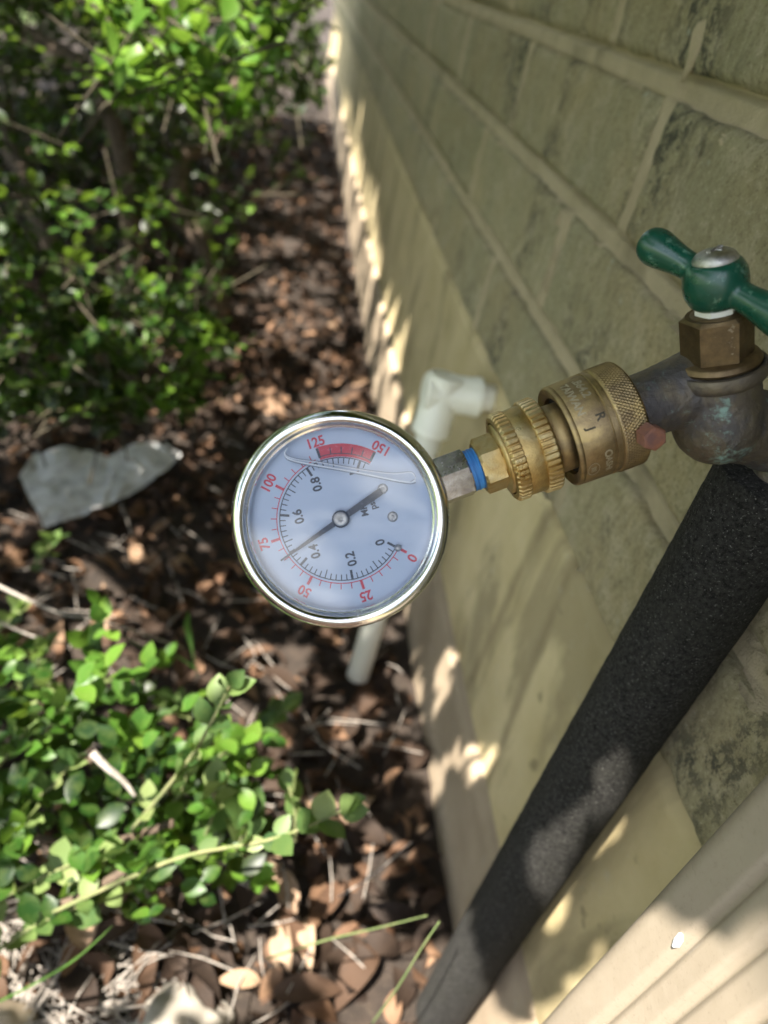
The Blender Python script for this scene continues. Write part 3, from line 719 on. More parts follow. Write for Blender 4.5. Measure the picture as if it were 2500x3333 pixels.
def build_faucet():
    def ca(px, py, d): return Vector(((px-1250)/2300*d, (1666.5-py)/2300*d, -d))     # camera axes
    Wm = Matrix(RC.tolist()).to_4x4(); Wm.translation = Vector(CAM)
    B = ca(2338, 1368, .232); a = Vector((-.26, .82, .51)).normalized()
    base = frame(Wm @ B, Wm.to_3x3() @ a, FACE); inv = base.inverted()
    root = tag(empty('hose_faucet', base), 'weathered bronze hose faucet with green handle on the brick wall', 'faucet')
    # body: barrel, outlet, inlet as one remeshed casting
    bm = bmesh.new()
    def add(V, F):
        vs_ = [bm.verts.new(v) for v in V]
        for f in F:
            try: bm.faces.new([vs_[i] for i in f])
            except ValueError: pass
    R0 = 14.6
    prof = [(.05, -R0)]+[(R0*math.cos(math.radians(t)), R0*math.sin(math.radians(t))) for t in range(-80, 1, 10)]+[(14.0, 5), (12.9, 10), (12.5, 15), (12.5, 20.0), (.05, 20.2)]
    V, F = lathe([(r*mm, z*mm) for r, z in prof], 64); add(V, F)
    m = inv @ axial(0)
    V, F = lathe([(r*mm, z*mm) for r, z in [(.05, 92), (10.7, 92), (10.7, 104), (10.9, 110), (11.8, 118), (12.8, 124), (.05, 130)]], 64); add(xf(V, m), F)
    wb = Wm @ B
    mi = inv @ frame(wb, (1, .02, -.10), (0, 0, 1))
    V, F = lathe([(r*mm, z*mm) for r, z in [(.05, -2), (13.2, 0), (12.8, 10), (12.6, 17), (13.6, 18.5), (13.6, 26), (12.4, 27), (12.4, 62), (.05, 62)]], 64); add(xf(V, mi), F)
    body = from_bm('body', bm, BRONZE, root, True)
    rm = body.modifiers.new('r', 'REMESH'); rm.mode = 'VOXEL'; rm.voxel_size = .0005; rm.use_smooth_shade = True
    sm = body.modifiers.new('s', 'SMOOTH'); sm.iterations = 14; sm.factor = .6
    tx = bpy.data.textures.new('cast', 'CLOUDS'); tx.noise_scale = .0022; tx.noise_depth = 4
    dm = body.modifiers.new('d', 'DISPLACE'); dm.texture = tx; dm.strength = .0005; dm.mid_level = .5
    # cast boss / scar on the barrel
    V, F = lathe([(r*mm, z*mm) for r, z in [(12.2, 14.6), (13.9, 15.6), (14.55, 16.5), (14.75, 17.6), (14.7, 19.4), (14.3, 20.3), (13.6, 20.5), (12.9, 20.2), (12.5, 19.6)]], 96)
    auto_smooth(obj('body_lip', V, F[:-2], BRONZE, root), 50)
    V, F = lathe([(r*mm, z*mm) for r, z in [(9, 20.5), (12.7, 20.6), (12.9, 21.4), (12.3, 22.6), (11.9, 23.0), (9, 23.3)]], 80)
    auto_smooth(obj('bonnet_ring', V, F[:-2], PACK, root), 40)
    V, F = hexnut(18.2*mm, 22.4*mm, 36.6*mm, 1.6*mm, rot=math.radians(5)); auto_smooth(obj('packing_nut', V, F, PACK, root), 25)
    V, F = lathe([(r*mm, z*mm) for r, z in [(4, 36.61), (7.4, 36.65), (7.4, 36.75), (6.2, 36.9), (4, 37)]], 48); obj('nut_lip', V, F, PACK, root)
    V, F = hexnut(10.6*mm, 36.7*mm, 41*mm, .8*mm, rot=.3); auto_smooth(obj('stem_packing', V, F, TEFLON, root), 25)
    # handle: hub and two flared arms, one casting
    H = inv @ (Wm @ (B + a*.0462))
    bm = bmesh.new()
    hub = [(.05, -8.2), (5.6, -7.8), (7.4, -6.4), (8.9, -3.6), (9.35, -.4), (9.0, 2.6), (8.0, 5.0), (6.9, 6.4), (.05, 6.6)]
    V, F = lathe([(r*mm, z*mm) for r, z in hub], 64); add([Vector(v)+H for v in V], F)
    def arm(tip):
        d = tip-H; L = d.length; d.normalize()
        rr = [(0, 4.4), (.25, 4.3), (.42, 4.1), (.6, 4.4), (.8, 5.2), (.95, 5.75), (1.05, 5.7), (1.14, 5.1), (1.2, 4.2), (1.245, 2.8), (1.262, 1.2)]
        V, F = tube([H+d*L*t for t, _ in rr], [r*mm for _, r in rr], 32); add(V, F)
    lt = inv @ (Wm @ ca(2135, 805, .2165)); hc = inv @ (Wm @ (B+a*.0462))
    rt = inv @ (Wm @ ca(2552, 1040, .1965))
    arm(lt); arm(rt)
    h = from_bm('handle', bm, GREEN, root, True)
    rm = h.modifiers.new('r', 'REMESH'); rm.mode = 'VOXEL'; rm.voxel_size = .00045; rm.use_smooth_shade = True
    sm = h.modifiers.new('s', 'SMOOTH'); sm.iterations = 22; sm.factor = .7
    sc = [(6.35, 5.6), (6.4, 6.5), (6.2, 7.2), (5.3, 8.3), (4.0, 9.0), (2.6, 9.3), (.01, 9.4)]
    V, F = lathe([(r*mm, z*mm) for r, z in sc], 56); s = obj('handle_screw', [Vector(v)+H for v in V], F[:-1], STEEL, h)
    for r in (0, 1):
        bm = bmesh.new(); bmesh.ops.create_cube(bm, size=1)
        for v in bm.verts:
            q = Vector((v.co.x*5.2*mm, v.co.y*.9*mm, v.co.z*.9*mm+9.15*mm)); q.rotate(Quaternion((0, 0, 1), .4+r*math.pi/2)); v.co = q+H
        bmesh.ops.bevel(bm, geom=bm.edges[:], offset=.0002, segments=2, affect='EDGES')
        from_bm('slot_ridge', bm, STEEL, s, True)
build_faucet()

# ------------------------------------------------------------------ white drain pipe with elbow
def build_pvc():
    w0 = Vector((.012, .578, .357)); k = Vector((-.042, .578, .357)); e = Vector((-.0745, .514, .020))
    root = tag(empty('drain_pipe', loc=e), 'white plastic drain pipe with elbow coming out of the foundation', 'pipe')
    o = Vector(e)
    dv = (e-k).normalized(); hu = Vector((-1, 0, 0))
    pts = []; rad = []
    for t in np.linspace(0, 1, 14):                    # elbow bend
        a = k-hu*.005; b = k+dv*.005; p_ = a*(1-t)**2+k*2*t*(1-t)+b*t*t; pts.append(p_)
    hubA = [k-hu*.036, k-hu*.0051]; hubB = [k+dv*.0051, k+dv*.040]
    V, F = merge(tube([k-hu*.036-o, k-hu*.030-o, k-hu*.029-o, k+hu*.0155-o, k+hu*.0175-o], [.0186, .0186, .0178, .0178, .0155], 40), tube([k-dv*.0175-o, k-dv*.0155-o, k+dv*.032-o, k+dv*.033-o, k+dv*.040-o], [.0155, .0178, .0178, .0186, .0186], 40))
    auto_smooth(obj('elbow', V, F, PVC, root), 40)
    V, F = tube([k+dv*.03-o, e-o], .0128, 32); obj('down_pipe', V, F, PVC, root)
    V, F = tube([w0-o, k-hu*.03-o], .0128, 32); obj('wall_stub', V, F, PVC, root)
build_pvc()

# ------------------------------------------------------------------ leaves
def leaf_template(L=1., W=.60, nl=4, fold=.22, curl=.18, obov=.12):
    V = []; 
    for i in range(nl+1):
        t = i/nl; wv = W/2*math.sin(math.pi*min(1, (t*(1-obov)+obov*t*t))**.85)**.8 if 0 < i < nl else .02*W
        z = -curl*(t-.4)**2
        V += [(-wv, t*L, z+fold*wv), (0, t*L, z), (wv, t*L, z+fold*wv)]
    F = []
    for i in range(nl):
        a = i*3; F += [(a, a+1, a+4, a+3), (a+1, a+2, a+5, a+4)]
    return np.array(V, float), np.array(F, int)
LT, LF = leaf_template(nl=5, W=.66)
def frames(d, nrm):
    d = d/np.linalg.norm(d, axis=1, keepdims=True)
    x = np.cross(d, nrm); x /= np.linalg.norm(x, axis=1, keepdims=True)+1e-9
    z = np.cross(x, d); return np.stack([x, d, z], 2)                     # columns: width, length, normal
def leaf_mass(P, Dr, Nr, size, T=LT, Fc=LF, wide=None):
    Rm = frames(Dr, Nr)
    if wide is not None: Rm[:, :, 0] *= wide[:, None]; Rm[:, :, 2] *= wide[:, None]*1.1
    V = np.einsum('nij,vj->nvi', Rm, T)*size[:, None, None]+P[:, None, :]
    n, k = len(P), len(T); F = (Fc[None]+(np.arange(n)*k)[:, None, None]).reshape(-1, 4)
    return V.reshape(-1, 3), F
def sprig_leaves(p0, p1, n, size, seed):
    """opposite pairs of leaves along a twig"""
    r = np.random.default_rng(seed); p0, p1 = np.array(p0), np.array(p1); d = (p1-p0); Ln = np.linalg.norm(d); d = d/Ln
    u = np.cross(d, [0, 0, 1.]); u /= np.linalg.norm(u)+1e-9; v = np.cross(u, d)
    P, D, Nn, Sz = [], [], [], []
    for i in range(n):
        t = (i+.6)/n; c = p0+d*Ln*t; ph = (i % 2)*math.pi/2*.9+r.normal(0, .3)
        for s in (1, -1):
            side = (u*math.cos(ph)+v*math.sin(ph))*s
            dr = side*(1-.45*t)+d*(.55+.5*t)+r.normal(0, .14, 3)+np.array([0, 0, .12])
            P.append(c); D.append(dr); Nn.append(v*.5+np.array([0, 0, 1.])+d*.3+r.normal(0, .35, 3)); Sz.append(size*(r.uniform(.75, 1.15))*(1-.25*abs(t-.6)))
    P.append(p1); D.append(d+r.normal(0, .2, 3)); Nn.append(np.array([0, 0, 1.])+r.normal(0, .3, 3)); Sz.append(size*.7)
    return np.array(P), np.array(D), np.array(Nn), np.array(Sz)

# gaps cut so sun flecks land on chosen spots, shared by the shrub top and the tree crown
def sun_gaps():
    r = np.random.default_rng(34)
    holes = []                                     # gaps in the crown, as footprints of the sun patches
    def gap(p, rad): holes.append((*foot(p), rad))
    def pipe_pt(px, py):
        q = on_wall(px, py, PX-PR*.6); return q
    for px, py, rd_ in ((2005, 2505, .007), (1812, 2740, .005), (1725, 2805, .004), (1795, 2870, .005)): gap(pipe_pt(px, py), rd_)
    for px, py, rd_ in ((1455, 2175, .009), (1445, 2250, .009), (1420, 2560, .012), (1560, 2470, .014), (1575, 2510, .012), (1480, 2470, .006), (1470, 2900, .008), (1390, 2520, .008)): gap(on_wall(px, py, .002), rd_)
    for q in [(640, 120, .7), (720, 60, .66), (520, 160, .66), (460, 60, .66), (560, 30, .62), (900, 150, .75), (860, 210, .8), (480, 250, .64), (700, 350, .7), (250, 690, .9), (190, 680, .9), (490, 660, .95), (160, 250, 1.), (1010, 130, 3.)]: gap(at(*q), r.uniform(.035, .055))
    for q in [(745, 2230, .4), (600, 2450, .42), (640, 2520, .42), (700, 2600, .42), (1100, 2640, .4), (200, 2380, .43), (300, 2850, .4), (100, 2950, .4), (560, 2560, .42), (700, 2740, .42), (120, 2220, .5), (200, 2550, .43), (400, 2830, .41), (850, 2700, .41)]: gap(at(*q), r.uniform(.018, .032))
    for q in [(60, 1440), (380, 2010), (330, 2030), (860, 2870), (930, 2850), (1280, 3060), (1260, 2960), (800, 900), (930, 760), (860, 800), (1050, 1250), (950, 1300), (760, 3190), (780, 1160), (880, 1200), (480, 1580), (750, 700), (860, 640), (940, 960), (660, 860)]: gap(on_ground(*q, .02), r.uniform(.022, .04))
    for i in range(90): gap(on_ground(r.uniform(680, 1100), r.uniform(450, 1300), .02), r.uniform(.018, .036))
    for i in range(60): gap(on_ground(r.uniform(0, 1250), r.uniform(600, 3200), .02), r.uniform(.008, .024))
    for i in range(40): gap(at(r.uniform(-50, 900), r.uniform(2150, 2950), .43), r.uniform(.010, .024))
    for i in range(190):
        y = r.uniform(.9, 3.6); gap(np.array([0, y, r.uniform(.0, .22)]), r.uniform(.005, .018))
    return np.array(holes)
HOLES = sun_gaps(); TOPH = HOLES[12:26]; RH = np.concatenate([TOPH, HOLES[HOLES[:, 0] > -.26]])
# ---- big shrub, upper left: gnarled stems, sprigs carried by an uneven shell of clumps
def build_big_shrub():
    r = np.random.default_rng(5)
    root = tag(empty('shrub', loc=(-.62, 1.25, 0)), 'large dark green small leaved shrub with gnarled brown stems beside the wall', 'shrub')
    o = np.array([-.62, 1.25, 0])
    def stem(pix, rad, name='stem'):
        pts = [at(*q) for q in pix]; V, F = tube([Vector(p-o) for p in smooth3(pts)], np.interp(np.linspace(0, 1, len(smooth3(pts))), np.linspace(0, 1, len(rad)), rad), 10)
        obj(name, V, F, BARK, root)
    stem([(80, 560, 1.25), (110, 700, 1.22), (170, 800, 1.17), (250, 950, 1.17), (300, 1150, 1.12)], [.011, .014, .016, .019])
    stem([(300, 1150, 1.12), (310, 1180, 1.12), (330, 1240, 1.12)], [.019, .021])
    stem([(740, 420, 1.5), (690, 480, 1.5), (600, 500, 1.45), (580, 560, 1.42), (590, 700, 1.4), (660, 790, 1.4), (690, 930, 1.42), (700, 1040, 1.42)], [.010, .014, .017, .018, .02, .024])
    stem([(0, 60, 1.5), (120, 120, 1.5), (260, 210, 1.45), (340, 330, 1.4), (400, 520, 1.4), (430, 800, 1.4), (420, 1000, 1.34)], [.012, .016, .018, .02, .022])
    stem([(20, 330, 1.6), (30, 480, 1.55), (90, 600, 1.4)], [.014, .018, .012])
    stem([(770, 260, 1.4), (750, 330, 1.4), (735, 420, 1.5)], [.006, .008, .009])
    # sprigs: (px range, py range, depth range, count, brightness)
    zones = [((-120, 1000), (-320, 60), (.75, 1.6), 200), ((330, 900), (-60, 330), (.58, .8), 40), ((-150, 420), (-100, 420), (.75, 1.4), 56), ((300, 1050), (-150, 330), (.9, 1.7), 130),
             ((-150, 260), (500, 1000), (.7, 1.2), 34), ((150, 560), (560, 960), (.8, 1.2), 22), ((420, 800), (300, 700), (.95, 1.5), 26), ((-150, 420), (1000, 1360), (.7, .95), 90),
             ((380, 740), (950, 1330), (.8, 1.05), 50), ((620, 800), (620, 1150), (1.1, 1.5), 12), ((-100, 640), (150, 1000), (1.5, 1.9), 330), ((-200, 880), (-60, 480), (1.7, 2.6), 620), ((700, 1010), (250, 620), (1.6, 2.4), 22), ((840, 1040), (-40, 300), (2.2, 3.6), 150)]
    P, D, Nn, Sz, Tn = [], [], [], [], []; tw = []
    for zi, (xr, yr, dr, n) in enumerate(zones):
        for i in range(n):
            c = at(r.uniform(*xr), r.uniform(*yr), r.uniform(*dr))
            f_ = foot(c)
            if zi in (0, 2, 3) and c[2] > .5 and (np.any((TOPH[:, 0]-f_[0])**2+(TOPH[:, 1]-f_[1])**2 < .055**2) or (f_[0] > -.25 and r.random() < .6)): continue
            if c[2] < .03 or c[0] > (-.10 if zi < 13 else -.03): continue
            dv = r.normal(0, 1, 3)*.8+np.array([.25, -.5, .25]); dv /= np.linalg.norm(dv); L = r.uniform(.05, .09)
            k = sprig_leaves(c-dv*L/2, c+dv*L/2, int(r.integers(3, 6)), (.027 if zi in (1, 13) else .023 if zi in (10, 11) else .0235)*r.uniform(.8, 1.1), int(r.integers(1e9)))
            P.append(k[0]); D.append(k[1]); Nn.append(k[2]); Sz.append(k[3])
            b = r.uniform(.0, .30) if r.random() < .72 else r.uniform(.5, 1)  # shade and sun flecks put into the tint: most sprigs dark, few light
            if zi in (10, 11): b = r.uniform(0, .3)  # deep zones tinted dark for the shade inside the shrub
            if zi in (1, 13): b = r.uniform(.5, 1)  # these zones tinted light as sunlit leaves
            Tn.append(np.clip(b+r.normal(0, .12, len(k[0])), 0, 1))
            tw.append(tube([Vector(c-dv*L*1.2-o), Vector(c+dv*L/2-o)], [.0016, .0008], 5, False))
    for i in range(5400):
        c = np.array([r.uniform(-1.8, -.26), r.uniform(.8, 3.1), r.uniform(.72, 1.4)]) if i < 2700 else (np.array([r.uniform(-1.9, -.6), r.uniform(.35, 2.9), r.uniform(.05, 1.1)]) if i < 4100 else np.array([r.uniform(-2.6, -.27), r.uniform(2.5, 3.6), r.uniform(.02, 1.1)]))
        if i < 2700:
            f_ = foot(c)
            if (f_[0] > -.22 and r.random() < .75) or np.any((RH[:, 0]-f_[0])**2+(RH[:, 1]-f_[1])**2 < (RH[:, 2]*.8+.03)**2): continue
        if 2700 <= i < 4100 and c[0] > -.42-.32*c[1]: continue
        dv = r.normal(0, 1, 3); dv /= np.linalg.norm(dv)
        k = sprig_leaves(c-dv*.04, c+dv*.04, 5, r.uniform(.028, .036), int(r.integers(1e9)))
        for lst, a in zip((P, D, Nn, Sz), k): lst.append(a)
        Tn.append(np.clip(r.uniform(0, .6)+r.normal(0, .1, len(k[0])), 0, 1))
    P, D, Nn, Sz, Tn = map(np.concatenate, (P, D, Nn, Sz, Tn))
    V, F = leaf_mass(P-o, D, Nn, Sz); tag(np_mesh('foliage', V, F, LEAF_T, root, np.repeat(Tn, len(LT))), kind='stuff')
    V, F = merge(*tw); tag(obj('twigs', V, F, m_bark('shrub_twig', (.03, .024, .014), (.075, .06, .035)), root), kind='stuff')
def smooth3(pts, n=6):
    pts = [np.array(p, float) for p in pts]; o = []
    for i in range(len(pts)-1):
        p0, p1, p2, p3 = [pts[max(0, min(len(pts)-1, j))] for j in (i-1, i, i+1, i+2)]
        for t in np.linspace(0, 1, n, endpoint=False): o.append(.5*((2*p1)+(-p0+p2)*t+(2*p0-5*p1+4*p2-p3)*t*t+(-p0+3*p1-3*p2+p3)*t**3))
    o.append(pts[-1]); return o
build_big_shrub()

# ---- low shrub, lower left: separate leaves on explicit sprigs
def leaf_meshes(mat, n=8, W=.68):
    out_ = []
    for i in range(n):
        T, Fc = leaf_template(1, W*random.uniform(.9, 1.1), 5, random.uniform(.1, .35), random.uniform(-.1, .4)); me = bpy.data.meshes.new('leaf')
        me.from_pydata(T.tolist(), [], Fc.tolist()); me.materials.append(mat); me.polygons.foreach_set('use_smooth', [True]*len(me.polygons)); out_.append(me)
    return out_
def build_low_shrub():
    r = np.random.default_rng(21); o = np.array([-.30, .24, 0])
    root = tag(empty('low_shrub', loc=o), 'low bright green leafy shrub with sprawling sprigs over the leaf litter', 'shrub')
    lm = leaf_meshes(LEAF_R)
    sprigs = [  # (px, py, depth) from base to tip, leaf pairs, leaf size
        ([(430, 2700, .47), (610, 2480, .43), (700, 2330, .405), (745, 2235, .395)], 6, .019),
        ([(150, 2980, .46), (560, 2800, .43), (850, 2740, .415), (1000, 2690, .41), (1130, 2630, .40)], 9, .0185),
        ([(-60, 2960, .42), (150, 2850, .40), (330, 2770, .40)], 6, .018),
        ([(-80, 3150, .42), (100, 3020, .40), (260, 2950, .40)], 6, .018),
        ([(200, 2950, .42), (330, 2900, .405), (420, 2860, .40)], 4, .018),
        ([(420, 2900, .44), (500, 2840, .42), (540, 2790, .41)], 4, .016),
        ([(-60, 2560, .45), (40, 2440, .42), (90, 2370, .41)], 5, .017),
        ([(50, 2640, .46), (170, 2560, .43), (230, 2480, .42)], 5, .017),
        ([(120, 2420, .45), (190, 2330, .43), (220, 2290, .42)], 4, .016),
        ([(560, 2620, .44), (600, 2560, .42), (610, 2500, .41)], 4, .017),
        ([(650, 2760, .44), (690, 2660, .42), (700, 2560, .41)], 4, .018),
        ([(750, 2800, .44), (790, 2720, .42), (800, 2640, .41)], 3, .018),
        ([(960, 2740, .43), (960, 2640, .42), (940, 2560, .42)], 3, .016),
        ([(60, 2250, .55), (130, 2150, .52), (150, 2100, .51)], 4, .019),
        ([(-60, 2330, .5), (60, 2250, .48), (160, 2230, .47)], 5, .017),
        ([(300, 2500, .48), (380, 2440, .46), (420, 2380, .45)], 4, .016),
        ([(200, 2300, .5), (270, 2280, .5), (340, 2200, .49)], 4, .016),
        ([(840, 2400, .5), (880, 2350, .5), (930, 2310, .5)], 3, .017),
        ([(620, 2350, .5), (600, 2300, .5), (560, 2280, .5)], 3, .016),
        ([(100, 1850, .68), (150, 1800, .66), (170, 1760, .65)], 4, .020),
        ([(-40, 2080, .6), (30, 2020, .58), (60, 1980, .57)], 4, .018),
        ([(700, 2480, .46), (760, 2420, .44), (830, 2400, .43)], 4, .016),
        ([(-60, 2760, .45), (30, 2700, .43), (90, 2660, .42)], 4, .017),
    ]
    for si, (pts, n, size) in enumerate(sprigs):
        if si > 1: pts = [(a_, b_, d_*1.17) for a_, b_, d_ in pts]; size *= 1.14
        w_ = [at(*q) for q in pts]; sp = smooth3(w_); k = len(sp)
        V, F = tube([Vector(p-o) for p in sp], np.linspace(.0015, .0007, k), 7); obj('sprig', V, F, TWIG, root)
        for j in range(1, len(w_)):
            cnt_ = max(1, round(n/(len(w_)-1)))
            q = sprig_leaves(w_[j-1], w_[j], cnt_, size*1.1, int(r.integers(1e9)))
            for P, D, Nn, Sz in zip(*q):
                Rm = frames(D[None], Nn[None])[0]; mw = Matrix(Rm.tolist()).to_4x4() @ Matrix.Scale(Sz, 4); mw.translation = Vector(P-o)
                lo = bpy.data.objects.new('leaf', random.choice(lm)); COL.objects.link(lo); lo.parent = root; lo.matrix_local = mw
    # the rest of it, deeper down and out to the left
    P, D, Nn, Sz, Tn = [], [], [], [], []
    for i in range(190):
        c = at(r.uniform(-350, 520), r.uniform(2100, 2950), r.uniform(.45, .62)) if i < 145 else at(r.uniform(400, 820), r.uniform(2400, 2850), r.uniform(.46, .58))
        if c[2] < .02: continue
        dv = r.normal(0, 1, 3)+np.array([.5, 0, .5]); dv /= np.linalg.norm(dv); L = r.uniform(.04, .07)
        k = sprig_leaves(c-dv*L/2, c+dv*L/2, int(r.integers(2, 4)), r.uniform(.0155, .021), int(r.integers(1e9)))
        for lst, a in zip((P, D, Nn, Sz), k): lst.append(a)
        Tn.append(np.clip(r.uniform(.2, .9)+r.normal(0, .12, len(k[0])), 0, 1))
    P, D, Nn, Sz, Tn = map(np.concatenate, (P, D, Nn, Sz, Tn))
    V, F = leaf_mass(P-o, D, Nn, Sz); tag(np_mesh('under_foliage', V, F, LEAF_T, root, np.repeat(Tn, len(LT))), kind='stuff')
    for a, b in ((( 0, 2700, .55), (560, 2680, .47)), ((-100, 3000, .5), (430, 2820, .46)), ((-50, 2350, .55), (300, 2480, .5))):
        V, F = tube([Vector(p-o) for p in smooth3([at(*a), (at(*a)+at(*b))/2+r.normal(0, .008, 3), at(*b)])], .0028, 8); obj('stem', V, F, BARK, root)
build_low_shrub()

# ------------------------------------------------------------------ dead twigs, scrap, stone, litter, grass
def dead_twig(pix, rad, label):
    pts = [at(*q) for q in pix]; o = pts[0]; sp = smooth3(pts)
    V, F = tube([Vector(p-o) for p in sp], np.linspace(rad, rad*.5, len(sp)), 8); t = obj('twig', V, F, GREY_TWIG); t.location = o
    tag(t, label, 'twig')
dead_twig([(-40, 1890, .62), (180, 1990, .62), (330, 2020, .63), (600, 2110, .68)], .0016, 'long bare grey twig crossing the litter above the low shrub')
dead_twig([(300, 2450, .44), (350, 2500, .44), (400, 2540, .445), (440, 2590, .45)], .0028, 'short forked grey twig among the low shrub leaves')
dead_twig([(-30, 2010, .60), (140, 2080, .62), (380, 2110, .64)], .0013, 'thin grey twig lying below the long bare twig')

def build_scrap():
    c = on_ground(320, 1600, .02); r = np.random.default_rng(3)
    out_ = [(70, 1570), (110, 1490), (200, 1470), (300, 1480), (350, 1500), (420, 1465), (480, 1448), (545, 1462), (590, 1492), (530, 1550), (430, 1620), (330, 1670), (230, 1700), (150, 1730), (110, 1660)]
    bm = bmesh.new(); bm.faces.new([bm.verts.new(Vector(on_ground(*q, .02)-c)) for q in out_]); bmesh.ops.triangulate(bm, faces=bm.faces[:])
    for _ in range(4): bmesh.ops.subdivide_edges(bm, edges=bm.edges[:], cuts=1, use_grid_fill=True)
    for v in bm.verts:
        p_ = v.co.copy(); k = abs(noise.noise((p_.x*16, p_.y*9, 1)))+.5*abs(noise.noise((p_.x*45, p_.y*30, 4)))+.25*abs(noise.noise((p_.x*120, p_.y*120, 6)))
        v.co = p_+Vector((.004*noise.noise(p_*40), .004*noise.noise(p_*40+Vector((5, 0, 0))), .004+.011*k))
    n = N('crumpled_plastic'); cc = n.mix(n.ramp(n.noise(40, 5), (.4, 0), (.7, 1)), (.74, .73, .72), (.86, .85, .84))
    n.set(Base_Color=cc, Roughness=.45); tr = n.t.nodes.new('ShaderNodeBsdfTranslucent'); tp = n.t.nodes.new('ShaderNodeBsdfTransparent'); n.link(cc, tr.inputs[0])
    m1, m2 = n.t.nodes.new('ShaderNodeMixShader'), n.t.nodes.new('ShaderNodeMixShader'); m1.inputs[0].default_value = .25; n.link(n.ramp(n.noise(38, 4, .6), (.45, .0), (.65, .35)), m2.inputs[0])
    n.link(n.b.outputs[0], m1.inputs[1]); n.link(tr.outputs[0], m1.inputs[2]); n.link(m1.outputs[0], m2.inputs[1]); n.link(tp.outputs[0], m2.inputs[2]); n.link(m2.outputs[0], n.o.inputs[0])
    o = from_bm('plastic_scrap', bm, n.m, None, True); o.location = c
    tag(o, 'torn pale grey plastic scrap lying on the dead leaves', 'scrap')
build_scrap()
p = on_ground(590, 3330, .012)
st = lump('stone', (0, 0, 0), .042, m_concrete('pale_stone', (.22, .195, .16), (.33, .30, .255), False), None, 9, (1., .8, .55), .45, 4)
st.location = p+np.array([0, -.012, .0]); tag(st, 'rough pale limestone lying in the litter below the low shrub', 'stone')
st2 = lump('stone', (0, 0, 0), .018, m_concrete('buff_stone', (.20, .16, .11), (.30, .24, .17), False), None, 4, (1., .8, .6), .3, 3)
st2.location = on_ground(20, 3330, .01); tag(st2, 'small buff stone beside the dry grass', 'stone')

DT, DF = leaf_template(1, .52, 6, .35, .9, .0)
def dead_arrays(P, r, smin=.022, smax=.055):
    n = len(P); yaw = r.uniform(0, 2*np.pi, n); D = np.stack([np.cos(yaw), np.sin(yaw), r.normal(0, .35, n)], 1)
    Nn = np.stack([r.normal(0, .55, n), r.normal(0, .55, n), np.where(r.random(n) < .3, -1., 1.)], 1); return D, Nn, r.uniform(smin, smax, n)
def build_litter():
    r = np.random.default_rng(8); n = 12500
    P = np.stack([r.uniform(-1.15, -.005, n), np.where(r.random(n) < .62, r.uniform(-.7, 1.5, n), r.uniform(1.2, 3.8, n)), np.zeros(n)], 1)
    P[:, 2] = r.uniform(.001, .024, n)+[gz(a, b) for a, b in P[:, :2]]
    D, Nn, Sz = dead_arrays(P, r, .016, .042); Sz = np.clip(r.lognormal(-3.75, .45, n), .007, .058); cen = P-D*Sz[:, None]*.5
    cen[:, 0] = np.minimum(cen[:, 0], -.01-Sz*.6)
    V, F = leaf_mass(cen, D, Nn, Sz, DT, DF, r.uniform(.45, 1.25, n)); V[:, 0] = np.minimum(V[:, 0], -.006)
    tag(np_mesh('leaf_litter', V, F, DEAD_T, None, np.repeat(np.clip(r.beta(1.6, 2.4, n), 0, 1), len(DT))), 'brown fallen leaves covering the ground between shrubs and wall', 'leaf litter', kind='stuff')
    meshes = []
    for i in range(6):
        T, Fc = leaf_template(1, random.uniform(.34, .5), 8, random.uniform(.15, .6), random.uniform(-.6, 1.2), 0.)
        me = bpy.data.meshes.new('fallen_leaf'); me.from_pydata(T.tolist(), [], Fc.tolist()); me.materials.append(DEAD_R); me.polygons.foreach_set('use_smooth', [True]*len(me.polygons)); meshes.append(me)
    spots = [(690, 1250), (330, 2010), (420, 1990), (1180, 2700), (1180, 2620), (470, 3130), (1300, 2990), (1260, 3080), (860, 2850), (930, 2870), (800, 2800), (60, 1470), (500, 3060), (780, 3180), (1000, 3050), (900, 1950), (840, 2120), (560, 1780), (350, 1830), (680, 1900), (150, 1400), (1080, 2420), (1150, 2350), (960, 3150), (640, 3150), (1060, 2930), (700, 3050), (920, 2210), (470, 2080), (250, 3200)]
    spots += [(r.uniform(100, 1250), r.uniform(900, 3250)) for _ in range(50)]
    for i, q in enumerate(spots):
        c = on_ground(*q, .03)
        if c[0] > -.03: c[0] = -.03
        c[2] = .024+gz(c[0], c[1])+r.uniform(0, .008)
        D, Nn, Sz = dead_arrays(c[None], r, .032, .058); Nn[0, 2] = abs(Nn[0, 2]); Nn[0, :2] *= .6; D[0, 2] *= .5
        Rm = frames(D, Nn)[0]; mw = Matrix(Rm.tolist()).to_4x4() @ Matrix.Scale(Sz[0], 4); cc = c-Rm[:, 1]*Sz[0]*.5; cc[0] = min(cc[0], -.045); mw.translation = Vector(cc)
        o = bpy.data.objects.new('fallen_leaf', random.choice(meshes)); COL.objects.link(o); o.matrix_world = mw
        tag(o, 'curled brown fallen leaf lying on top of the leaf litter', 'leaf', 'single fallen leaves on the litter')
    # straw and twigs on the soil
    pr = []
    for i in range(420):
        c = on_ground(r.uniform(-150, 560), r.uniform(2950, 3420), .012) if i < 260 else on_ground(r.uniform(0, 1300), r.uniform(1400, 3300), .03)
        a = r.uniform(0, np.pi); L = r.uniform(.02, .06); dv = np.array([math.cos(a), math.sin(a), r.normal(0, .12)])*L/2
        if c[0]+abs(dv[0]) > -.01: continue
        pr.append(tube([Vector(c-dv), Vector(c+r.normal(0, .002, 3)), Vector(c+dv)], [.0006, .0008, .0004], 4, False))
    V, F = merge(*pr); tag(obj('dry_straw', V, F, GREY_TWIG), 'dry straw and twig bits scattered on the soil', 'straw', kind='stuff')
build_litter()
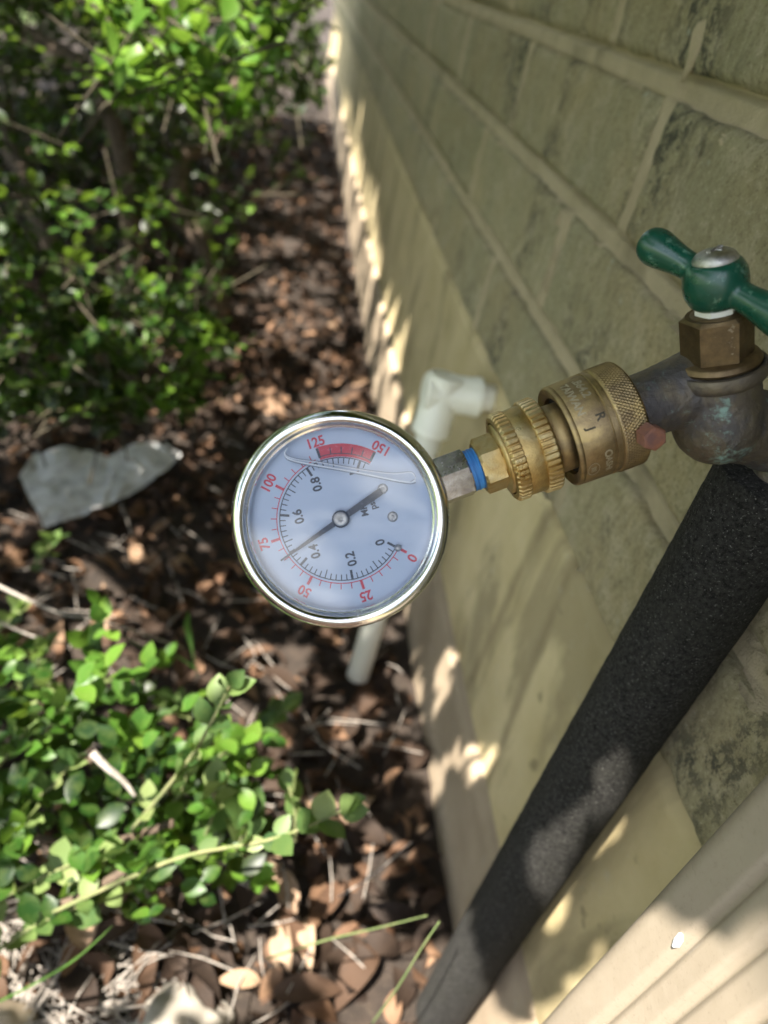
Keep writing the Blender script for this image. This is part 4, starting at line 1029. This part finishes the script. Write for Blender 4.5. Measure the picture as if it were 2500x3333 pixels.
def blade(pix, wd, label, cat='grass', name='grass_blade', mat=None, rad=None):
    pts = smooth3([at(*q) for q in pix]); o = pts[0]; V = []; n = len(pts)
    if rad:
        V, F = tube([Vector(p-o) for p in pts], np.linspace(rad, rad*.6, n), 8)
    else:
        for i, p in enumerate(pts):
            t = pts[min(i+1, n-1)]-pts[max(i-1, 0)]; s = np.cross(t, [.2, .3, 1]); s /= np.linalg.norm(s); ww = wd*min(1, 2.2*(1-i/(n-1))+.02)
            V += [Vector(p-o-s*ww+np.array([0, 0, ww*.4])), Vector(p-o), Vector(p-o+s*ww+np.array([0, 0, ww*.4]))]
        F = [f for i in range(n-1) for f in ((3*i, 3*i+1, 3*i+4, 3*i+3), (3*i+1, 3*i+2, 3*i+5, 3*i+4))]
    b = obj(name, V, F, mat or GRASS_M); b.location = o; tag(b, label, cat); return b
WEED = m_bark('weed_green', (.07, .11, .03), (.14, .16, .06))
blade([(-20, 3270, .475), (120, 3200, .455), (250, 3120, .44), (370, 3010, .43)], .0022, 'broad green grass blade leaning over the dry straw')
blade([(640, 2200, .70), (620, 2100, .68), (610, 2040, .66), (615, 1990, .64)], .0045, 'upright green grass blade in the dark litter above the low shrub')
blade([(640, 2180, .69), (560, 2130, .67), (470, 2110, .65), (380, 2060, .64)], .002, 'narrow green grass blade bent sideways over the litter')
blade([(1210, 3333, .47), (1290, 3220, .43), (1370, 3090, .405), (1430, 3000, .395)], 0, 'thin green weed stem beside the foot of the black pipe', 'weed', 'weed_stem', WEED, .0008)
blade([(870, 3120, .50), (1060, 3060, .49), (1230, 3020, .475), (1390, 2980, .45)], 0, 'thin green weed stem reaching across the litter to the black pipe', 'weed', 'weed_stem', WEED, .0008)
blade([(1100, 2920, .55), (1210, 2850, .54), (1340, 2740, .53)], 0, 'brown bare weed stalk by the foundation', 'weed', 'weed_stem', GREY_TWIG, .0007)

# ------------------------------------------------------------------ unseen shade tree outside the frame, its crown shaped to throw the dappled shade
def build_tree():
    r = np.random.default_rng(33); o = np.array([-2.3, 1.3, 0])
    root = tag(empty('tree', loc=o), 'unseen leafy shade tree, its crown shaped to dapple the shrubs and the wall', 'tree')
    V, F = tube([Vector(p) for p in smooth3([(0, 0, -.1), (.05, 0, .7), (-.03, .1, 1.4), (.1, .1, 2.4), (.1, .2, 3.2)])], np.linspace(.13, .06, 25), 16); obj('trunk', V, F, BARK, root)
    ends = [np.array(e)-o for e in ((-.36, .02, 1.06), (-.62, .55, 1.12), (-.68, 1.3, 1.34), (-.75, 2.2, 1.42), (-.62, 3.2, 1.42), (-1.2, .5, 1.2))]
    tw = []
    for e in ends:
        path = smooth3([(.0, .05, 1.0), (e[0]*.45, e[1]*.4, 1.45), e]); V, F = tube([Vector(p) for p in path], np.linspace(.045, .007, len(path)), 10); obj('limb', V, F, BARK, root)
        for j in range(9):
            c = path[int(r.integers(5, len(path)))]; d = r.normal(0, 1, 3)*np.array([.3, .3, .05]); tw.append(tube([Vector(c), Vector(c+d*.5+np.array([0, 0, .02])), Vector(c+d)], [.005, .003, .0015], 6, False))
    V, F = merge(*tw); tag(obj('branchlets', V, F, BARK, root), kind='stuff')
    hx = HOLES
    n = 60060; fbb = foot(on_wall(2450, 2725, -.051))
    a = np.concatenate([r.uniform(-1.3, .17, 42000), r.uniform(.02, .17, 14000), r.uniform(.0, .30, 4000), fbb[0]+r.normal(0, .006, 60)]); b = np.concatenate([r.uniform(-.45, 3.9, 42000), r.uniform(.1, 4.5, 14000), r.uniform(.2, .44, 4000), fbb[1]+r.normal(0, .0035, 60)])
    z = np.where(b < .75, r.uniform(.88, 1.12, n), np.where(b < 1.4, r.uniform(1.0, 1.3, n), r.uniform(1.2, 1.5, n)))
    guard = np.zeros(n, bool)                       # leaves always kept here to hold gauge, coupling and faucet in shade
    for u in np.linspace(-35, 150, 12):
        f_ = foot(np.array(station(u))); guard |= (a-f_[0])**2+(b-f_[1])**2 < .041**2
    keep = np.ones(n, bool)
    mg = np.where((b < 1.4) | (a > -.02), .013, .022)
    for h in hx: keep &= (a-h[0])**2+(b-h[1])**2 > (h[2]+mg)**2
    # open area over the downspout, the foot of the black pipe and the bare corner of the bed
    q = b-.577*a; fb = foot(on_wall(2440, 2730, -.051))
    blob = (np.arange(n) >= 60000)  # extra leaves added to throw a round shadow on the downspout
    keep &= ~((q < .155) & (a < .17) & ~blob)
    keep &= ~((q < .255) & (a < .040) & (b > .05))
    clump = np.array([noise.noise((x*5, y*5, 1.7)) for x, y in zip(a, b)])
    wallside = (a > .0) & (b > .15)
    keep &= (clump > -.42) | wallside
    shrub_side = (a < -.25) & (b > .9)
    keep &= (r.random(n) < np.where(shrub_side, .35, .8)) | wallside
    keep |= guard
    a, b, z = a[keep], b[keep], z[keep]; n = len(a)
    P = np.stack([a+S[0]/S[2]*z, b+S[1]/S[2]*z, z], 1)
    yaw = r.uniform(0, 2*np.pi, n); D = np.stack([np.cos(yaw), np.sin(yaw), r.normal(-.2, .25, n)], 1)
    Nn = S[None]+r.normal(0, .35, (n, 3)); Sz = np.where((b < 1.4) | (a > -.02), r.uniform(.028, .040, n), r.uniform(.034, .05, n))
    T, Fc = leaf_template(1, .58, 3); V, F = leaf_mass(P-D*Sz[:, None]*.5-o, D, Nn, Sz, T, Fc)
    tag(np_mesh('crown', V, F, TREE_T, root, np.repeat(r.random(n), len(T))), kind='stuff')
build_tree()
